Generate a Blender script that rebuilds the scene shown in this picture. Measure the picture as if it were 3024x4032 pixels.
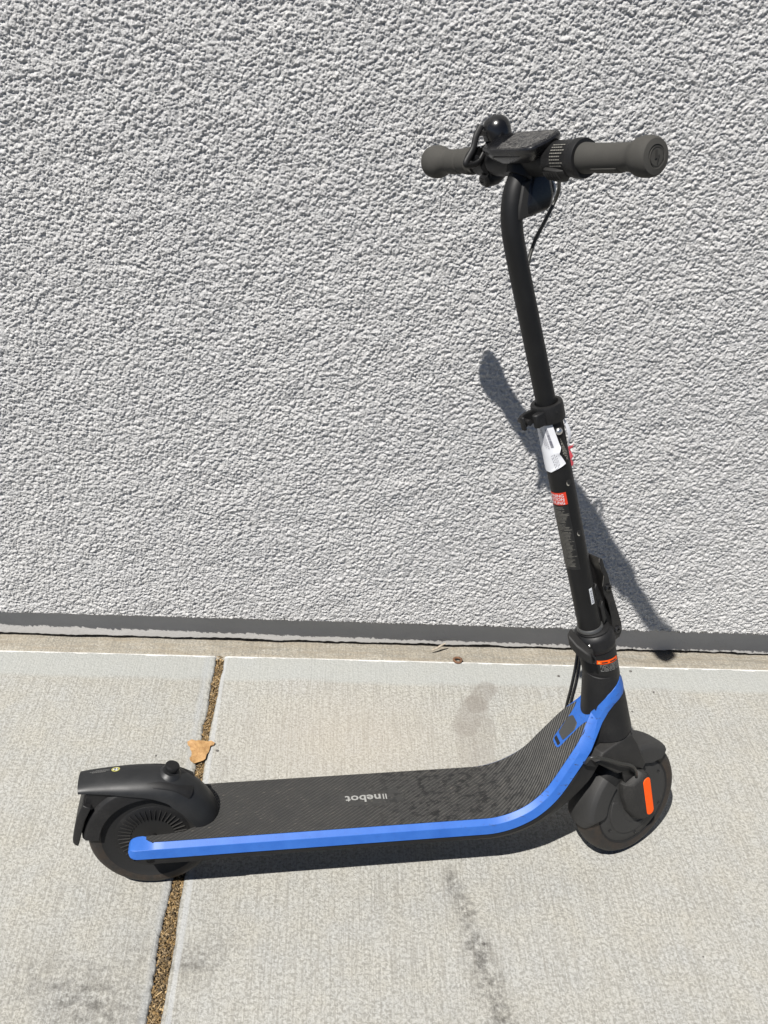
import bpy, bmesh, math, random
import numpy as np
from mathutils import Vector, Matrix

# ------------------------------------------------------------------ camera, sky, sun, exposure
for o_ in list(bpy.data.objects): bpy.data.objects.remove(o_)
SC = bpy.context.scene
COL = SC.collection
rng = np.random.default_rng(7)
random.seed(7)
FW = Vector((0.05879655, 0.84516938, -0.53125482))
RT = Vector((0.99767104, -0.03131722, 0.06059476))
UP = Vector((-0.03457541, 0.53358031, 0.84504236))
cam = bpy.data.cameras.new('camera'); camo = bpy.data.objects.new('camera', cam); COL.objects.link(camo)
camo.matrix_world = Matrix(((RT.x, UP.x, -FW.x, 0), (RT.y, UP.y, -FW.y, 0), (RT.z, UP.z, -FW.z, 1.2551), (0, 0, 0, 1)))
cam.sensor_fit = 'VERTICAL'; cam.sensor_height = 24.0; cam.lens = 995.84 / 1024 * 24.0
cam.clip_start = 0.02; cam.clip_end = 2000
SC.camera = camo
SUN = Vector((0.3200, 0.4221, -0.8760)).normalized()          # direction the light travels
world = bpy.data.worlds.new('World'); SC.world = world; world.use_nodes = True
wn = world.node_tree.nodes; wl = world.node_tree.links
for n_ in list(wn): wn.remove(n_)
sky = wn.new('ShaderNodeTexSky'); sky.sky_type = 'NISHITA'; sky.sun_disc = False; sky.air_density = 0.45; sky.dust_density = 0.2
sky.sun_elevation = math.asin(-SUN.z); sky.sun_rotation = math.atan2(-SUN.x, -SUN.y)
bg = wn.new('ShaderNodeBackground'); bg.inputs[1].default_value = 0.05
wo = wn.new('ShaderNodeOutputWorld'); wl.new(sky.outputs[0], bg.inputs[0]); wl.new(bg.outputs[0], wo.inputs[0])
sl = bpy.data.lights.new('sun', 'SUN'); sl.energy = 5.0; sl.angle = math.radians(0.53); sl.color = (1.0, 0.965, 0.915)
so = bpy.data.objects.new('sun', sl); COL.objects.link(so); so.rotation_euler = SUN.to_track_quat('-Z', 'Y').to_euler()
so.location = (-2, -3, 6)
SC.view_settings.view_transform = 'Standard'; SC.view_settings.look = 'None'
SC.view_settings.exposure = 0.74; SC.view_settings.gamma = 1.0; SC.view_settings.use_curve_mapping = False

# ------------------------------------------------------------------ materials
def material(name):
    m = bpy.data.materials.new(name); m.use_nodes = True
    nt = m.node_tree; b = nt.nodes['Principled BSDF']
    return m, nt, b
class NT:
    """small helper to wire nodes"""
    def __init__(s, nt): s.nt = nt
    def n(s, t, ins=None, **kw):
        nd = s.nt.nodes.new(t)
        for k, v in kw.items(): setattr(nd, k, v)
        for k, v in (ins or {}).items():
            if isinstance(v, bpy.types.NodeSocket): s.nt.links.new(v, nd.inputs[k])
            else: nd.inputs[k].default_value = v
        return nd
    def math(s, op, a, b=0.0, c=None, clamp=False):
        nd = s.nt.nodes.new('ShaderNodeMath'); nd.operation = op; nd.use_clamp = clamp
        for i, v in enumerate((a, b, c)):
            if v is None: continue
            if isinstance(v, bpy.types.NodeSocket): s.nt.links.new(v, nd.inputs[i])
            else: nd.inputs[i].default_value = v
        return nd.outputs[0]
    def noise(s, vec, scale, detail=3, rough=.55, dist=0.0):
        return s.n('ShaderNodeTexNoise', {'Vector': vec, 'Scale': scale, 'Detail': detail, 'Roughness': rough, 'Distortion': dist}).outputs[0]
    def ramp(s, f, lo, hi, a=0.0, b=1.0):
        return s.n('ShaderNodeMapRange', {0: f, 1: lo, 2: hi, 3: a, 4: b}).outputs[0]
    def mix(s, f, a, b, mode='MIX'):
        nd = s.nt.nodes.new('ShaderNodeMix'); nd.data_type = 'RGBA'; nd.blend_type = mode
        for i, v in ((0, f), (6, a), (7, b)):
            if isinstance(v, bpy.types.NodeSocket): s.nt.links.new(v, nd.inputs[i])
            else: nd.inputs[i].default_value = v if i == 0 else (*v, 1.0) if len(v) == 3 else v
        return nd.outputs[2]
    def scaled(s, vec, sc, loc=(0, 0, 0), rot=(0, 0, 0)):
        return s.n('ShaderNodeMapping', {0: vec, 1: loc, 2: rot, 3: sc}).outputs[0]
    def bump(s, h, dist, strength=1.0, nrm=None):
        ins = {'Height': h, 'Distance': dist, 'Strength': strength}
        if nrm is not None: ins['Normal'] = nrm
        return s.n('ShaderNodeBump', ins).outputs[0]

def plastic(name, col, rough=.5, dust=.25, dustcol=(.16, .15, .14), grain=.00012, spec=.5, coat=0.0, metal=0.0, scratch=.3):
    m, nt, b = material(name); k = NT(nt)
    oc = k.n('ShaderNodeTexCoord').outputs['Object']
    big = k.noise(oc, 22, 5, .65)
    fine = k.noise(oc, 420, 3, .7)
    scr = k.noise(k.scaled(oc, (40, 260, 420), rot=(.4, .7, .2)), 1.0, 4, .75)
    d = k.math('MULTIPLY', k.ramp(big, .45, .75), k.ramp(fine, .35, .75))
    d = k.math('ADD', k.math('MULTIPLY', d, dust), k.math('MULTIPLY', k.ramp(scr, .68, .80), scratch * dust))
    c = k.mix(k.math('MINIMUM', d, .8), col, dustcol)
    nt.links.new(c, b.inputs['Base Color'])
    nt.links.new(k.math('ADD', k.ramp(big, .3, .75, rough - .07, rough + .10), k.math('MULTIPLY', fine, .06)), b.inputs['Roughness'])
    b.inputs['Metallic'].default_value = metal
    b.inputs['Specular IOR Level'].default_value = spec
    b.inputs['Coat Weight'].default_value = coat
    if grain: nt.links.new(k.bump(k.noise(oc, 1100, 2, .6), grain, .6), b.inputs['Normal'])
    return m

M = {}
M['black'] = plastic('black_plastic', (.0070, .0070, .0074), .50, .10, spec=.32)
M['dusty'] = plastic('dusty_black_plastic', (.0135, .0132, .0128), .60, .42, (.085, .079, .072), .0002, .35)
M['disc'] = plastic('scuffed_grey_plastic', (.0175, .0172, .0168), .6, .35, (.075, .072, .068), .0002)
M['fender'] = plastic('satin_black_plastic', (.0110, .0116, .0125), .45, .16, (.09, .09, .09), .0001, .40)
M['stem'] = plastic('satin_black_paint', (.0060, .0060, .0062), .47, .10, (.06, .06, .06), .00004, .30)
M['gloss'] = plastic('glossy_black_plastic', (.0055, .0055, .0062), .22, .10, (.2, .2, .2), 0, .5)
M['gap_shade'] = plastic('gap_shade_black', (.004, .004, .004), .8, .0, grain=0)  # near-black that puts the shade of gaps and holes into the colour
M['steel'] = plastic('bright_steel', (.62, .62, .62), .28, .1, (.3, .28, .25), 0, metal=1.0)
M['dsteel'] = plastic('black_steel', (.012, .012, .0125), .36, .2, (.18, .15, .13), .00005, metal=.3)
M['edge'] = plastic('worn_steel_edge', (.45, .42, .38), .35, .3, (.1, .09, .08), 0, metal=.9)
M['worn'] = plastic('worn_grey_metal', (.11, .11, .108), .38, .3, (.03, .03, .03), 0, metal=.7)
M['grip'] = plastic('grey_rubber', (.042, .0405, .0365), .82, .22, (.15, .14, .13), .0003, .3)
M['mark_shade'] = plastic('rubber_mark_shade', (.024, .023, .021), .85, .2, (.1, .1, .09), 0, .3)  # same rubber as the grip, darkened to paint the shade of the relief
M['paper'] = plastic('white_paper', (.60, .61, .635), .75, .10, (.55, .55, .55), .0001, .3)
M['ink'] = plastic('grey_ink', (.16, .16, .19), .8, 0, grain=0)
M['white_ink_and_glint'] = plastic('white_print_and_glint', (.26, .25, .215), .7, .3, (.1, .1, .1), 0)
M['label_white'] = plastic('white_label', (.50, .52, .54), .5, .1, grain=0)
M['label_black'] = plastic('black_label', (.009, .009, .0095), .34, .12, grain=0)
M['red'] = plastic('red_label', (.50, .030, .010), .5, .08, (.3, .1, .08), 0)
M['orange'] = plastic('orange_label', (.80, .085, .002), .5, .05, (.2, .06, .01), 0, .25)
M['redtape'] = plastic('red_tape', (.60, .07, .09), .55, .1, grain=0)
M['yellow'] = plastic('yellow_print', (.36, .34, .10), .5, .5, (.08, .08, .07), grain=0)
M['cable'] = plastic('cable_rubber', (.018, .018, .016), .42, .25, (.12, .11, .09), 0)

def blue_material():
    m, nt, b = material('blue_trim'); k = NT(nt)
    oc = k.n('ShaderNodeTexCoord').outputs['Object']
    big = k.noise(oc, 35, 4, .6)
    c = k.mix(k.ramp(big, .3, .7), (.017, .083, .325), (.027, .108, .375))
    sc = k.noise(k.scaled(oc, (90, 60, 300), rot=(0, .5, .3)), 1, 4, .75)
    zone = k.ramp(k.n('ShaderNodeSeparateXYZ', {0: oc}).outputs[0], .40, .56)
    scr = k.math('MULTIPLY', k.ramp(sc, .60, .67), k.math('ADD', .22, k.math('MULTIPLY', zone, .60)))
    c = k.mix(scr, c, (.03, .04, .07))
    nt.links.new(c, b.inputs['Base Color']); b.inputs['Roughness'].default_value = .46
    b.inputs['Specular IOR Level'].default_value = .35
    nt.links.new(k.bump(k.noise(oc, 700, 2), .0001, .5), b.inputs['Normal'])
    return m
M['blue'] = blue_material()

def mat_material():
    m, nt, b = material('ribbed_deck_rubber'); k = NT(nt)
    uv = k.n('ShaderNodeTexCoord').outputs['UV']
    sx = k.n('ShaderNodeSeparateXYZ', {0: uv}); s, y = sx.outputs[0], sx.outputs[1]
    wob = k.math('MULTIPLY', k.math('SUBTRACT', k.noise(uv, 60, 2), .5), .002)
    ph = k.math('ADD', k.math('SUBTRACT', k.math('MULTIPLY', s, .595), k.math('MULTIPLY', y, .804)), wob)
    rib = k.math('SINE', k.math('MULTIPLY', ph, 2 * math.pi / .0050))
    rib01 = k.ramp(rib, -.55, .75)
    # logo plate and worn patches carry no ribs
    dx = k.math('DIVIDE', k.math('SUBTRACT', s, .314), .047); dy = k.math('DIVIDE', k.math('SUBTRACT', y, .003), .0165)
    plate = k.math('LESS_THAN', k.math('ADD', k.math('POWER', k.math('ABSOLUTE', dx), 4), k.math('POWER', k.math('ABSOLUTE', dy), 4)), 1.0)
    relief = k.math('MULTIPLY', rib01, k.math('SUBTRACT', 1.0, plate))
    big = k.noise(uv, 26, 5, .65); patch = k.noise(uv, 90, 5, .7)
    along = k.noise(k.scaled(uv, (55, 420, 1), rot=(0, 0, -.645)), 1, 4, .7)
    front = k.math('MULTIPLY', k.ramp(s, .28, .40), k.math('SUBTRACT', 1.0, k.ramp(s, .50, .60)))
    c = k.mix(k.ramp(big, .3, .7), (.0215, .0218, .0214), (.033, .032, .030))
    c = k.mix(k.math('MULTIPLY', k.math('MULTIPLY', relief, k.ramp(s, .12, .40, .22, .70)), k.ramp(big, .2, .5, .55, 1.0)), c, (.062, .060, .055))  # grooves coloured darker than the rib tops, imitating their shade
    wear = k.math('MULTIPLY', k.math('MULTIPLY', k.ramp(along, .56, .68), rib01), k.ramp(big, .42, .58))
    c = k.mix(k.math('MULTIPLY', wear, .8), c, (.17, .155, .13))
    tar = k.math('MULTIPLY', k.ramp(k.math('ADD', patch, k.math('MULTIPLY', along, .35)), .69, .75), k.math('ADD', .08, front))
    c = k.mix(k.math('MINIMUM', tar, .92), c, (.006, .006, .006))
    nt.links.new(c, b.inputs['Base Color'])
    nt.links.new(k.ramp(big, .3, .7, .72, .58), b.inputs['Roughness'])
    h = k.math('ADD', relief, k.math('MULTIPLY', patch, .35))
    nt.links.new(k.bump(h, .0015, 1.0), b.inputs['Normal'])
    return m
M['mat'] = mat_material()

def tyre_material():
    m, nt, b = material('tyre_rubber'); k = NT(nt)
    oc = k.n('ShaderNodeTexCoord').outputs['Object']
    n1 = k.noise(oc, 45, 5, .65); n2 = k.noise(oc, 300, 3, .7)
    c = k.mix(k.ramp(n1, .35, .7), (.0105, .0100, .0095), (.028, .018, .011))
    c = k.mix(k.math('MULTIPLY', k.ramp(n2, .58, .75), .35), c, (.085, .07, .055))
    nt.links.new(c, b.inputs['Base Color']); b.inputs['Roughness'].default_value = .62
    nt.links.new(k.bump(n2, .0005, .6), b.inputs['Normal'])
    return m
M['tyre'] = tyre_material()

def stucco_material():
    m, nt, b = material('painted_stucco'); k = NT(nt)
    oc = k.n('ShaderNodeTexCoord').outputs['Object']
    big = k.noise(oc, 3.0, 4, .6); mid = k.noise(oc, 60, 3, .6); fine = k.noise(oc, 700, 3, .7)
    c = k.mix(k.ramp(big, .3, .7), (.500, .498, .496), (.545, .541, .534))
    c = k.mix(k.math('MULTIPLY', k.ramp(mid, .40, .75), .22), c, (.63, .615, .58))
    c = k.mix(k.math('MULTIPLY', k.ramp(k.noise(oc, 330, 3, .65), .52, .64), .42), c, (.24, .24, .25))  # dark speckle mixed in to imitate shade in the small pits
    c = k.mix(k.math('MULTIPLY', k.ramp(k.noise(oc, 17, 6, .75), .72, .78), .35), c, (.52, .45, .36))
    nt.links.new(c, b.inputs['Base Color']); b.inputs['Roughness'].default_value = .92
    b.inputs['Specular IOR Level'].default_value = .2
    nt.links.new(k.bump(k.noise(oc, 640, 2, .7), .0026, 1.0), b.inputs['Normal'])
    return m
M['stucco'] = stucco_material()

def foundation_material():
    m, nt, b = material('painted_foundation'); k = NT(nt)
    oc = k.n('ShaderNodeTexCoord').outputs['Object']
    n1 = k.noise(k.scaled(oc, (4, 1, 14)), 1, 5, .6); n2 = k.noise(oc, 160, 4, .65)
    c = k.mix(k.ramp(n1, .3, .7), (.33, .325, .31), (.39, .38, .37))
    c = k.mix(k.math('MULTIPLY', k.ramp(n2, .60, .72), .30), c, (.22, .205, .19))
    nt.links.new(c, b.inputs['Base Color']); b.inputs['Roughness'].default_value = .75
    nt.links.new(k.bump(k.math('ADD', n2, n1), .0012, .5), b.inputs['Normal'])
    return m
M['foundation'] = foundation_material()

YW, TW, ZS = 1.5111, .0181, .0668
SLAB_Y = YW - .0445
def concrete_material(name, tint=(1, 1, 1), stains=True, strip=False):
    m, nt, b = material(name); k = NT(nt)
    geo = k.n('ShaderNodeNewGeometry').outputs['Position']
    oc = geo
    xyz = k.n('ShaderNodeSeparateXYZ', {0: oc}); x, y = xyz.outputs[0], xyz.outputs[1]
    big = k.noise(oc, 2.6, 5, .6); mid = k.noise(oc, 14, 5, .65)
    grain = k.noise(oc, 235, 3, .62, .6); pit = k.noise(oc, 120, 4, .7)
    broom = k.noise(k.scaled(oc, (330, 9, 5)), 1, 3, .6)
    base = k.mix(k.ramp(big, .3, .7), tuple(.262 * t for t in tint), tuple(.300 * t for t in tint))
    base = k.mix(k.ramp(mid, .35, .72), base, (.292 * tint[0], .282 * tint[1], .262 * tint[2]))
    base = k.mix(k.math('MULTIPLY', k.ramp(grain, .49, .60), .60), base, (.150, .146, .130))
    base = k.mix(k.math('MULTIPLY', k.ramp(grain, .46, .34), .45), base, (.40, .398, .375))
    base = k.mix(k.math('MULTIPLY', k.ramp(broom, .50, .62), .46), base, (.185, .178, .158))
    base = k.mix(k.math('MULTIPLY', k.ramp(pit, .69, .74), .5), base, (.11, .10, .08))
    if stains:
        # warm mineral tint on the middle of the slab
        wx = k.math('DIVIDE', k.math('SUBTRACT', x, .06), .22); wy = k.math('DIVIDE', k.math('SUBTRACT', y, 1.25), .14)
        wd = k.math('SQRT', k.math('ADD', k.math('MULTIPLY', wx, wx), k.math('MULTIPLY', wy, wy)))
        base = k.mix(k.math('MULTIPLY', k.ramp(k.math('ADD', wd, k.math('MULTIPLY', k.math('SUBTRACT', mid, .5), 1.2)), 1.2, .2), .32), base, (.315, .275, .22))
        # smooth troweled band along the wall
        tb = k.ramp(k.math('ADD', y, k.math('MULTIPLY', k.math('SUBTRACT', mid, .5), .035)), 1.392, 1.404)
        base = k.mix(k.math('MULTIPLY', tb, .65), base, (.288, .298, .288))
        lip = k.ramp(k.math('ADD', y, k.math('MULTIPLY', k.math('SUBTRACT', k.noise(k.scaled(oc, (30, 90, 90)), 1, 3), .5), .012)), 1.4590, 1.4605)
        base = k.mix(k.math('MULTIPLY', lip, .9), base, (.62, .61, .59))
        def seg(ax_, ay, bx, by, w, strength, colr, base, wob=.03, nsc=30, soft=.15):
            vx, vy = bx - ax_, by - ay; L2 = vx * vx + vy * vy
            dx = k.math('SUBTRACT', x, ax_); dy = k.math('SUBTRACT', y, ay)
            t = k.math('DIVIDE', k.math('ADD', k.math('MULTIPLY', dx, vx), k.math('MULTIPLY', dy, vy)), L2, clamp=True)
            ex = k.math('SUBTRACT', dx, k.math('MULTIPLY', t, vx)); ey = k.math('SUBTRACT', dy, k.math('MULTIPLY', t, vy))
            d = k.math('SQRT', k.math('ADD', k.math('MULTIPLY', ex, ex), k.math('MULTIPLY', ey, ey)))
            d = k.math('ADD', d, k.math('MULTIPLY', k.math('SUBTRACT', k.noise(oc, nsc, 6, .72), .5), wob))
            f = k.math('MULTIPLY', k.ramp(d, w, w * soft), strength)
            return k.mix(f, base, colr), f
        blot = k.ramp(k.noise(oc, 70, 5, .75), .42, .66)
        def dark(base, pts, w, st, colr=(.06, .056, .05), **kw):
            for (p, q) in zip(pts[:-1], pts[1:]):
                base, _ = seg(*p, *q, w, k.math('MULTIPLY', blot, st), colr, base, **kw)
            return base
        base = dark(base, [(.206, .975), (.222, .915), (.235, .845)], .022, .80)
        base = dark(base, [(.235, .845), (.262, .72), (.275, .60)], .032, .90)
        base = dark(base, [(-.36, .80), (-.285, .775), (-.20, .73)], .060, .55, wob=.09, nsc=14)
        base = dark(base, [(-.235, .83), (-.16, .82), (-.12, .86)], .045, .42, wob=.08, nsc=14)
        base, _ = seg(.312, 1.390, .285, 1.345, .022, .42, (.150, .135, .118), base, wob=.018, nsc=40, soft=.72)
        base, _ = seg(.285, 1.345, .262, 1.290, .028, .40, (.155, .140, .122), base, wob=.020, nsc=40, soft=.72)
        base, _ = seg(.295, 1.30, .285, 1.17, .022, .28, (.165, .150, .130), base, wob=.025, nsc=30, soft=.72)
        base, _ = seg(.262, 1.285, .258, 1.19, .020, .24, (.175, .158, .138), base, wob=.025, nsc=30, soft=.72)
        # pale lips beside the joint
        j = k.math('ABSOLUTE', k.math('SUBTRACT', x, -.1795))
        base = k.mix(k.math('MULTIPLY', k.ramp(k.math('ADD', j, k.math('MULTIPLY', mid, .004)), .0068, .0045), .55), base, (.34, .35, .355))
        j2 = k.math('ABSOLUTE', k.math('SUBTRACT', x, -.212))
        base = k.mix(k.math('MULTIPLY', k.ramp(k.math('ADD', j2, k.math('MULTIPLY', mid, .008)), .013, .005), .38), base, (.275, .288, .298))
    if strip:
        st = k.noise(k.scaled(oc, (9, 130, 5)), 1, 4, .65)
        base = k.mix(k.math('MULTIPLY', k.ramp(st, .42, .70), .55), base, (.235, .195, .142))
        base = k.mix(k.math('MULTIPLY', k.ramp(mid, .50, .75), .35), base, (.165, .145, .118))
    nt.links.new(base, b.inputs['Base Color']); b.inputs['Roughness'].default_value = .88
    b.inputs['Specular IOR Level'].default_value = .25
    h = k.math('ADD', k.math('MULTIPLY', grain, .8), k.math('ADD', k.math('MULTIPLY', broom, .55), k.math('MULTIPLY', pit, .7)))
    nt.links.new(k.bump(h, .0024, .75), b.inputs['Normal'])
    return m
M['slab'] = concrete_material('broomed_concrete', (1.03, 1.03, .975))
M['far'] = concrete_material('plain_concrete', stains=False)
M['strip'] = concrete_material('mortar', (.93, .87, .74), stains=False, strip=True)

def simple_varied(name, c1, c2, scale, rough=.85, bump=.0006):
    m, nt, b = material(name); k = NT(nt)
    oc = k.n('ShaderNodeTexCoord').outputs['Object']
    n1 = k.noise(oc, scale, 4, .7)
    nt.links.new(k.mix(k.ramp(n1, .35, .68), c1, c2), b.inputs['Base Color']); b.inputs['Roughness'].default_value = rough
    nt.links.new(k.bump(n1, bump, .7), b.inputs['Normal'])
    return m
M['low_bounce_asphalt'] = simple_varied('low_bounce_asphalt', (.032, .032, .033), (.065, .064, .062), 60, .9, .004)
M['soil'] = simple_varied('joint_soil', (.045, .032, .018), (.17, .12, .06), 260)
M['leaf'] = simple_varied('dry_leaf', (.24, .13, .048), (.37, .225, .095), 140, .7, .0012)
M['wood'] = simple_varied('weathered_wood', (.22, .185, .14), (.42, .37, .30), 200)
M['rust'] = simple_varied('rust', (.07, .035, .02), (.16, .08, .04), 300)
M['stone'] = simple_varied('dark_grit', (.05, .048, .045), (.13, .12, .11), 400)
def crumb_material():
    m, nt, b = material('joint_crumbs'); k = NT(nt)
    r = k.n('ShaderNodeNewGeometry').outputs['Random Per Island']
    cr = k.n('ShaderNodeValToRGB', {0: r}); e = cr.color_ramp.elements
    e[0].color = (.03, .022, .013, 1); e[1].color = (.42, .30, .15, 1)
    for p, c in ((.3, (.11, .072, .03, 1)), (.6, (.22, .14, .055, 1)), (.85, (.20, .15, .09, 1))):
        q = e.new(p); q.color = c
    nt.links.new(cr.outputs[0], b.inputs['Base Color']); b.inputs['Roughness'].default_value = .9
    return m
M['crumb'] = crumb_material()

# ------------------------------------------------------------------ mesh helpers
class MB:
    def __init__(s): s.v = []; s.f = []; s.uv = None
    def add(s, V, F, tr=None):
        V = np.asarray(V, float).reshape(-1, 3)
        if tr is not None: V = tr(V)
        o = len(s.v); s.v.extend(map(tuple, V)); s.f.extend([tuple(i + o for i in f) for f in F]); return s
    def build(s, name, mat, parent=None, angle=38, bevel=0, seg=2, sub=0, smooth=True):
        me = bpy.data.meshes.new(name); me.from_pydata(s.v, [], s.f); me.update()
        bm = bmesh.new(); bm.from_mesh(me); bmesh.ops.recalc_face_normals(bm, faces=bm.faces); bm.to_mesh(me); bm.free()
        if smooth:
            me.shade_smooth(); me.set_sharp_from_angle(angle=math.radians(angle))
        me.materials.append(M[mat] if isinstance(mat, str) else mat)
        o = bpy.data.objects.new(name, me); COL.objects.link(o)
        if parent is not None: o.parent = parent
        if bevel:
            md = o.modifiers.new('bevel', 'BEVEL'); md.width = bevel; md.segments = seg; md.limit_method = 'ANGLE'; md.angle_limit = math.radians(32); md.harden_normals = False
        if sub:
            md = o.modifiers.new('sub', 'SUBSURF'); md.levels = sub; md.render_levels = sub
        return o
def loft(rings, caps=True, closed=True):
    V = np.concatenate([np.asarray(r, float) for r in rings]); n = len(rings[0]); F = []
    for i in range(len(rings) - 1):
        for j in range(n if closed else n - 1):
            a = i * n + j; b = i * n + (j + 1) % n; F.append((a, b, b + n, a + n))
    if caps and closed:
        F.append(tuple(range(n))[::-1]); F.append(tuple(range((len(rings) - 1) * n, len(rings) * n)))
    return V, F
def tube(path, rad, n=14, caps=True, flat=1.0):
    P = np.asarray(path, float); R_ = np.full(len(P), rad) if np.isscalar(rad) else np.asarray(rad, float)
    T_ = np.gradient(P, axis=0); T_ /= np.linalg.norm(T_, axis=1)[:, None]
    u = np.cross(T_[0], [0.13, .31, .94]); u /= np.linalg.norm(u); rings = []
    for i in range(len(P)):
        u = u - T_[i] * (u @ T_[i]); u /= np.linalg.norm(u); w = np.cross(T_[i], u)
        a = np.linspace(0, 2 * np.pi, n, endpoint=False)[:, None]
        rings.append(P[i] + R_[i] * (np.cos(a) * u + np.sin(a) * w * flat))
    return loft(rings, caps)
def smooth_path(pts, k=8):
    P = np.asarray(pts, float); Q = np.vstack([2 * P[0] - P[1], P, 2 * P[-1] - P[-2]]); out = []
    for i in range(1, len(Q) - 2):
        for t in np.linspace(0, 1, k, endpoint=False):
            a, b, c, d = Q[i - 1], Q[i], Q[i + 1], Q[i + 2]
            out.append(.5 * ((2 * b) + (-a + c) * t + (2 * a - 5 * b + 4 * c - d) * t * t + (-a + 3 * b - 3 * c + d) * t ** 3))
    out.append(P[-1]); return np.array(out)
def lathe(prof, c, u, v, w, n=64, closed=False):
    """prof of (radius, height); height along w; u, v span the disc"""
    c, u, v, w = (np.asarray(q, float) for q in (c, u, v, w)); rings = []
    a = np.linspace(0, 2 * np.pi, n, endpoint=False)[:, None]
    for r, h in prof: rings.append(c + w * h + r * (np.cos(a) * u + np.sin(a) * v))
    V, F = loft(rings, caps=not closed)
    if closed:
        m = (len(prof) - 1) * n
        for j in range(n): F.append((m + j, m + (j + 1) % n, (j + 1) % n, j))
    return V, F
def prism(poly, h0, h1, fr):
    P = [(a, b) for a, b in poly]; n = len(P)
    V = [fr(a, b, h0) for a, b in P] + [fr(a, b, h1) for a, b in P]
    F = [tuple(range(n))[::-1], tuple(range(n, 2 * n))] + [(i, (i + 1) % n, (i + 1) % n + n, i + n) for i in range(n)]
    return np.array(V), F
def box(a, b):
    (x0, y0, z0), (x1, y1, z1) = a, b
    V = [(x0, y0, z0), (x1, y0, z0), (x1, y1, z0), (x0, y1, z0), (x0, y0, z1), (x1, y0, z1), (x1, y1, z1), (x0, y1, z1)]
    return V, [(3, 2, 1, 0), (4, 5, 6, 7), (0, 1, 5, 4), (1, 2, 6, 5), (2, 3, 7, 6), (3, 0, 4, 7)]
def rrect(w, h, r, n=5, cx=0, cy=0):
    out = []
    for sx, sy, a0 in ((1, 1, 0), (-1, 1, 90), (-1, -1, 180), (1, -1, 270)):
        for i in range(n + 1):
            a = math.radians(a0 + 90 * i / n); out.append((cx + sx * (w / 2 - r) + r * math.cos(a), cy + sy * (h / 2 - r) + r * math.sin(a)))
    return out
def slab_grid(P, Nrm, th, keep=None):
    """P, Nrm: (i, j, 3) surface grid -> thin closed sheet"""
    P = np.asarray(P, float); Nrm = np.asarray(Nrm, float); a, b = P.shape[:2]
    V = np.concatenate([P.reshape(-1, 3), (P - Nrm * th).reshape(-1, 3)]); o = a * b; F = []
    for i in range(a - 1):
        for j in range(b - 1):
            q = (i * b + j, (i + 1) * b + j, (i + 1) * b + j + 1, i * b + j + 1); F.append(q); F.append(tuple(x + o for x in q[::-1]))
    edge = [(i, 0) for i in range(a)] + [(a - 1, j) for j in range(1, b)] + [(i, b - 1) for i in range(a - 2, -1, -1)] + [(0, j) for j in range(b - 2, 0, -1)]
    e = [i * b + j for i, j in edge]
    for x, y in zip(e, e[1:] + e[:1]): F.append((x, y, y + o, x + o))
    return V, F
def text_mesh(s, size=1.0, bold=0.0):
    cu = bpy.data.curves.new('txt', 'FONT'); cu.body = s; cu.size = size; cu.resolution_u = 2; cu.offset = bold
    ob = bpy.data.objects.new('txt', cu); COL.objects.link(ob)
    dg = bpy.context.evaluated_depsgraph_get(); me = bpy.data.meshes.new_from_object(ob.evaluated_get(dg))
    bm = bmesh.new(); bm.from_mesh(me); bmesh.ops.triangulate(bm, faces=bm.faces)
    V = np.array([v.co[:] for v in bm.verts]); F = [tuple(v.index for v in f.verts) for f in bm.faces]
    bm.free(); bpy.data.objects.remove(ob); bpy.data.curves.remove(cu); bpy.data.meshes.remove(me)
    return V, F
def tag(o, label=None, cat=None, group=None, kind=None):
    for k_, v_ in (('label', label), ('category', cat), ('group', group), ('kind', kind)):
        if v_: o[k_] = v_
    return o
def empty(name, loc, rot=None):
    o = bpy.data.objects.new(name, None); COL.objects.link(o); o.location = loc; o.empty_display_size = .05
    if rot is not None: o.rotation_euler = rot
    return o

# ------------------------------------------------------------------ the setting: ground, sidewalk, wall
g = MB(); g.add([(-300, -300, -.16), (300, -300, -.16), (300, 300, -.16), (-300, 300, -.16)], [(0, 1, 2, 3)])
tag(g.build('ground', 'low_bounce_asphalt', smooth=False), kind='structure')  # unseen dark paving beyond the sidewalk, put in to cut bounce light
walk = MB(); walk.add(*box((-30, .20, -.150), (30, SLAB_Y + .0005, -.022)))
walk = tag(walk.build('sidewalk', 'soil', smooth=False), kind='structure')

jy = [.20, .60, .7410, .7941, .8594, .9062, .9461, 1.05, 1.1743, 1.2474, 1.2816, 1.3118, 1.3482, 1.3977, 1.4312, 1.4560, SLAB_Y]
jl = [-.208, -.2075, -.2073, -.2078, -.2096, -.2067, -.2061, -.2030, -.2002, -.1986, -.1991, -.1965, -.1970, -.1962, -.1973, -.1960, -.1958]
jr = [-.189, -.1895, -.1898, -.1888, -.1879, -.1903, -.1902, -.1885, -.1871, -.1865, -.1866, -.1852, -.1840, -.1833, -.1811, -.1822, -.1824]
def edge_fn(xs, seed, amp):
    r_ = np.random.default_rng(seed); yy = np.concatenate([np.linspace(.2, .5, 60)[:-1], np.linspace(.5, SLAB_Y, 420)])
    base = np.interp(yy, jy, xs); n_ = r_.normal(size=len(yy)); n_ = np.convolve(n_, np.ones(7) / 7, 'same') + .5 * np.convolve(r_.normal(size=len(yy)), np.ones(3) / 3, 'same')
    return yy, base + amp * n_
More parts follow.
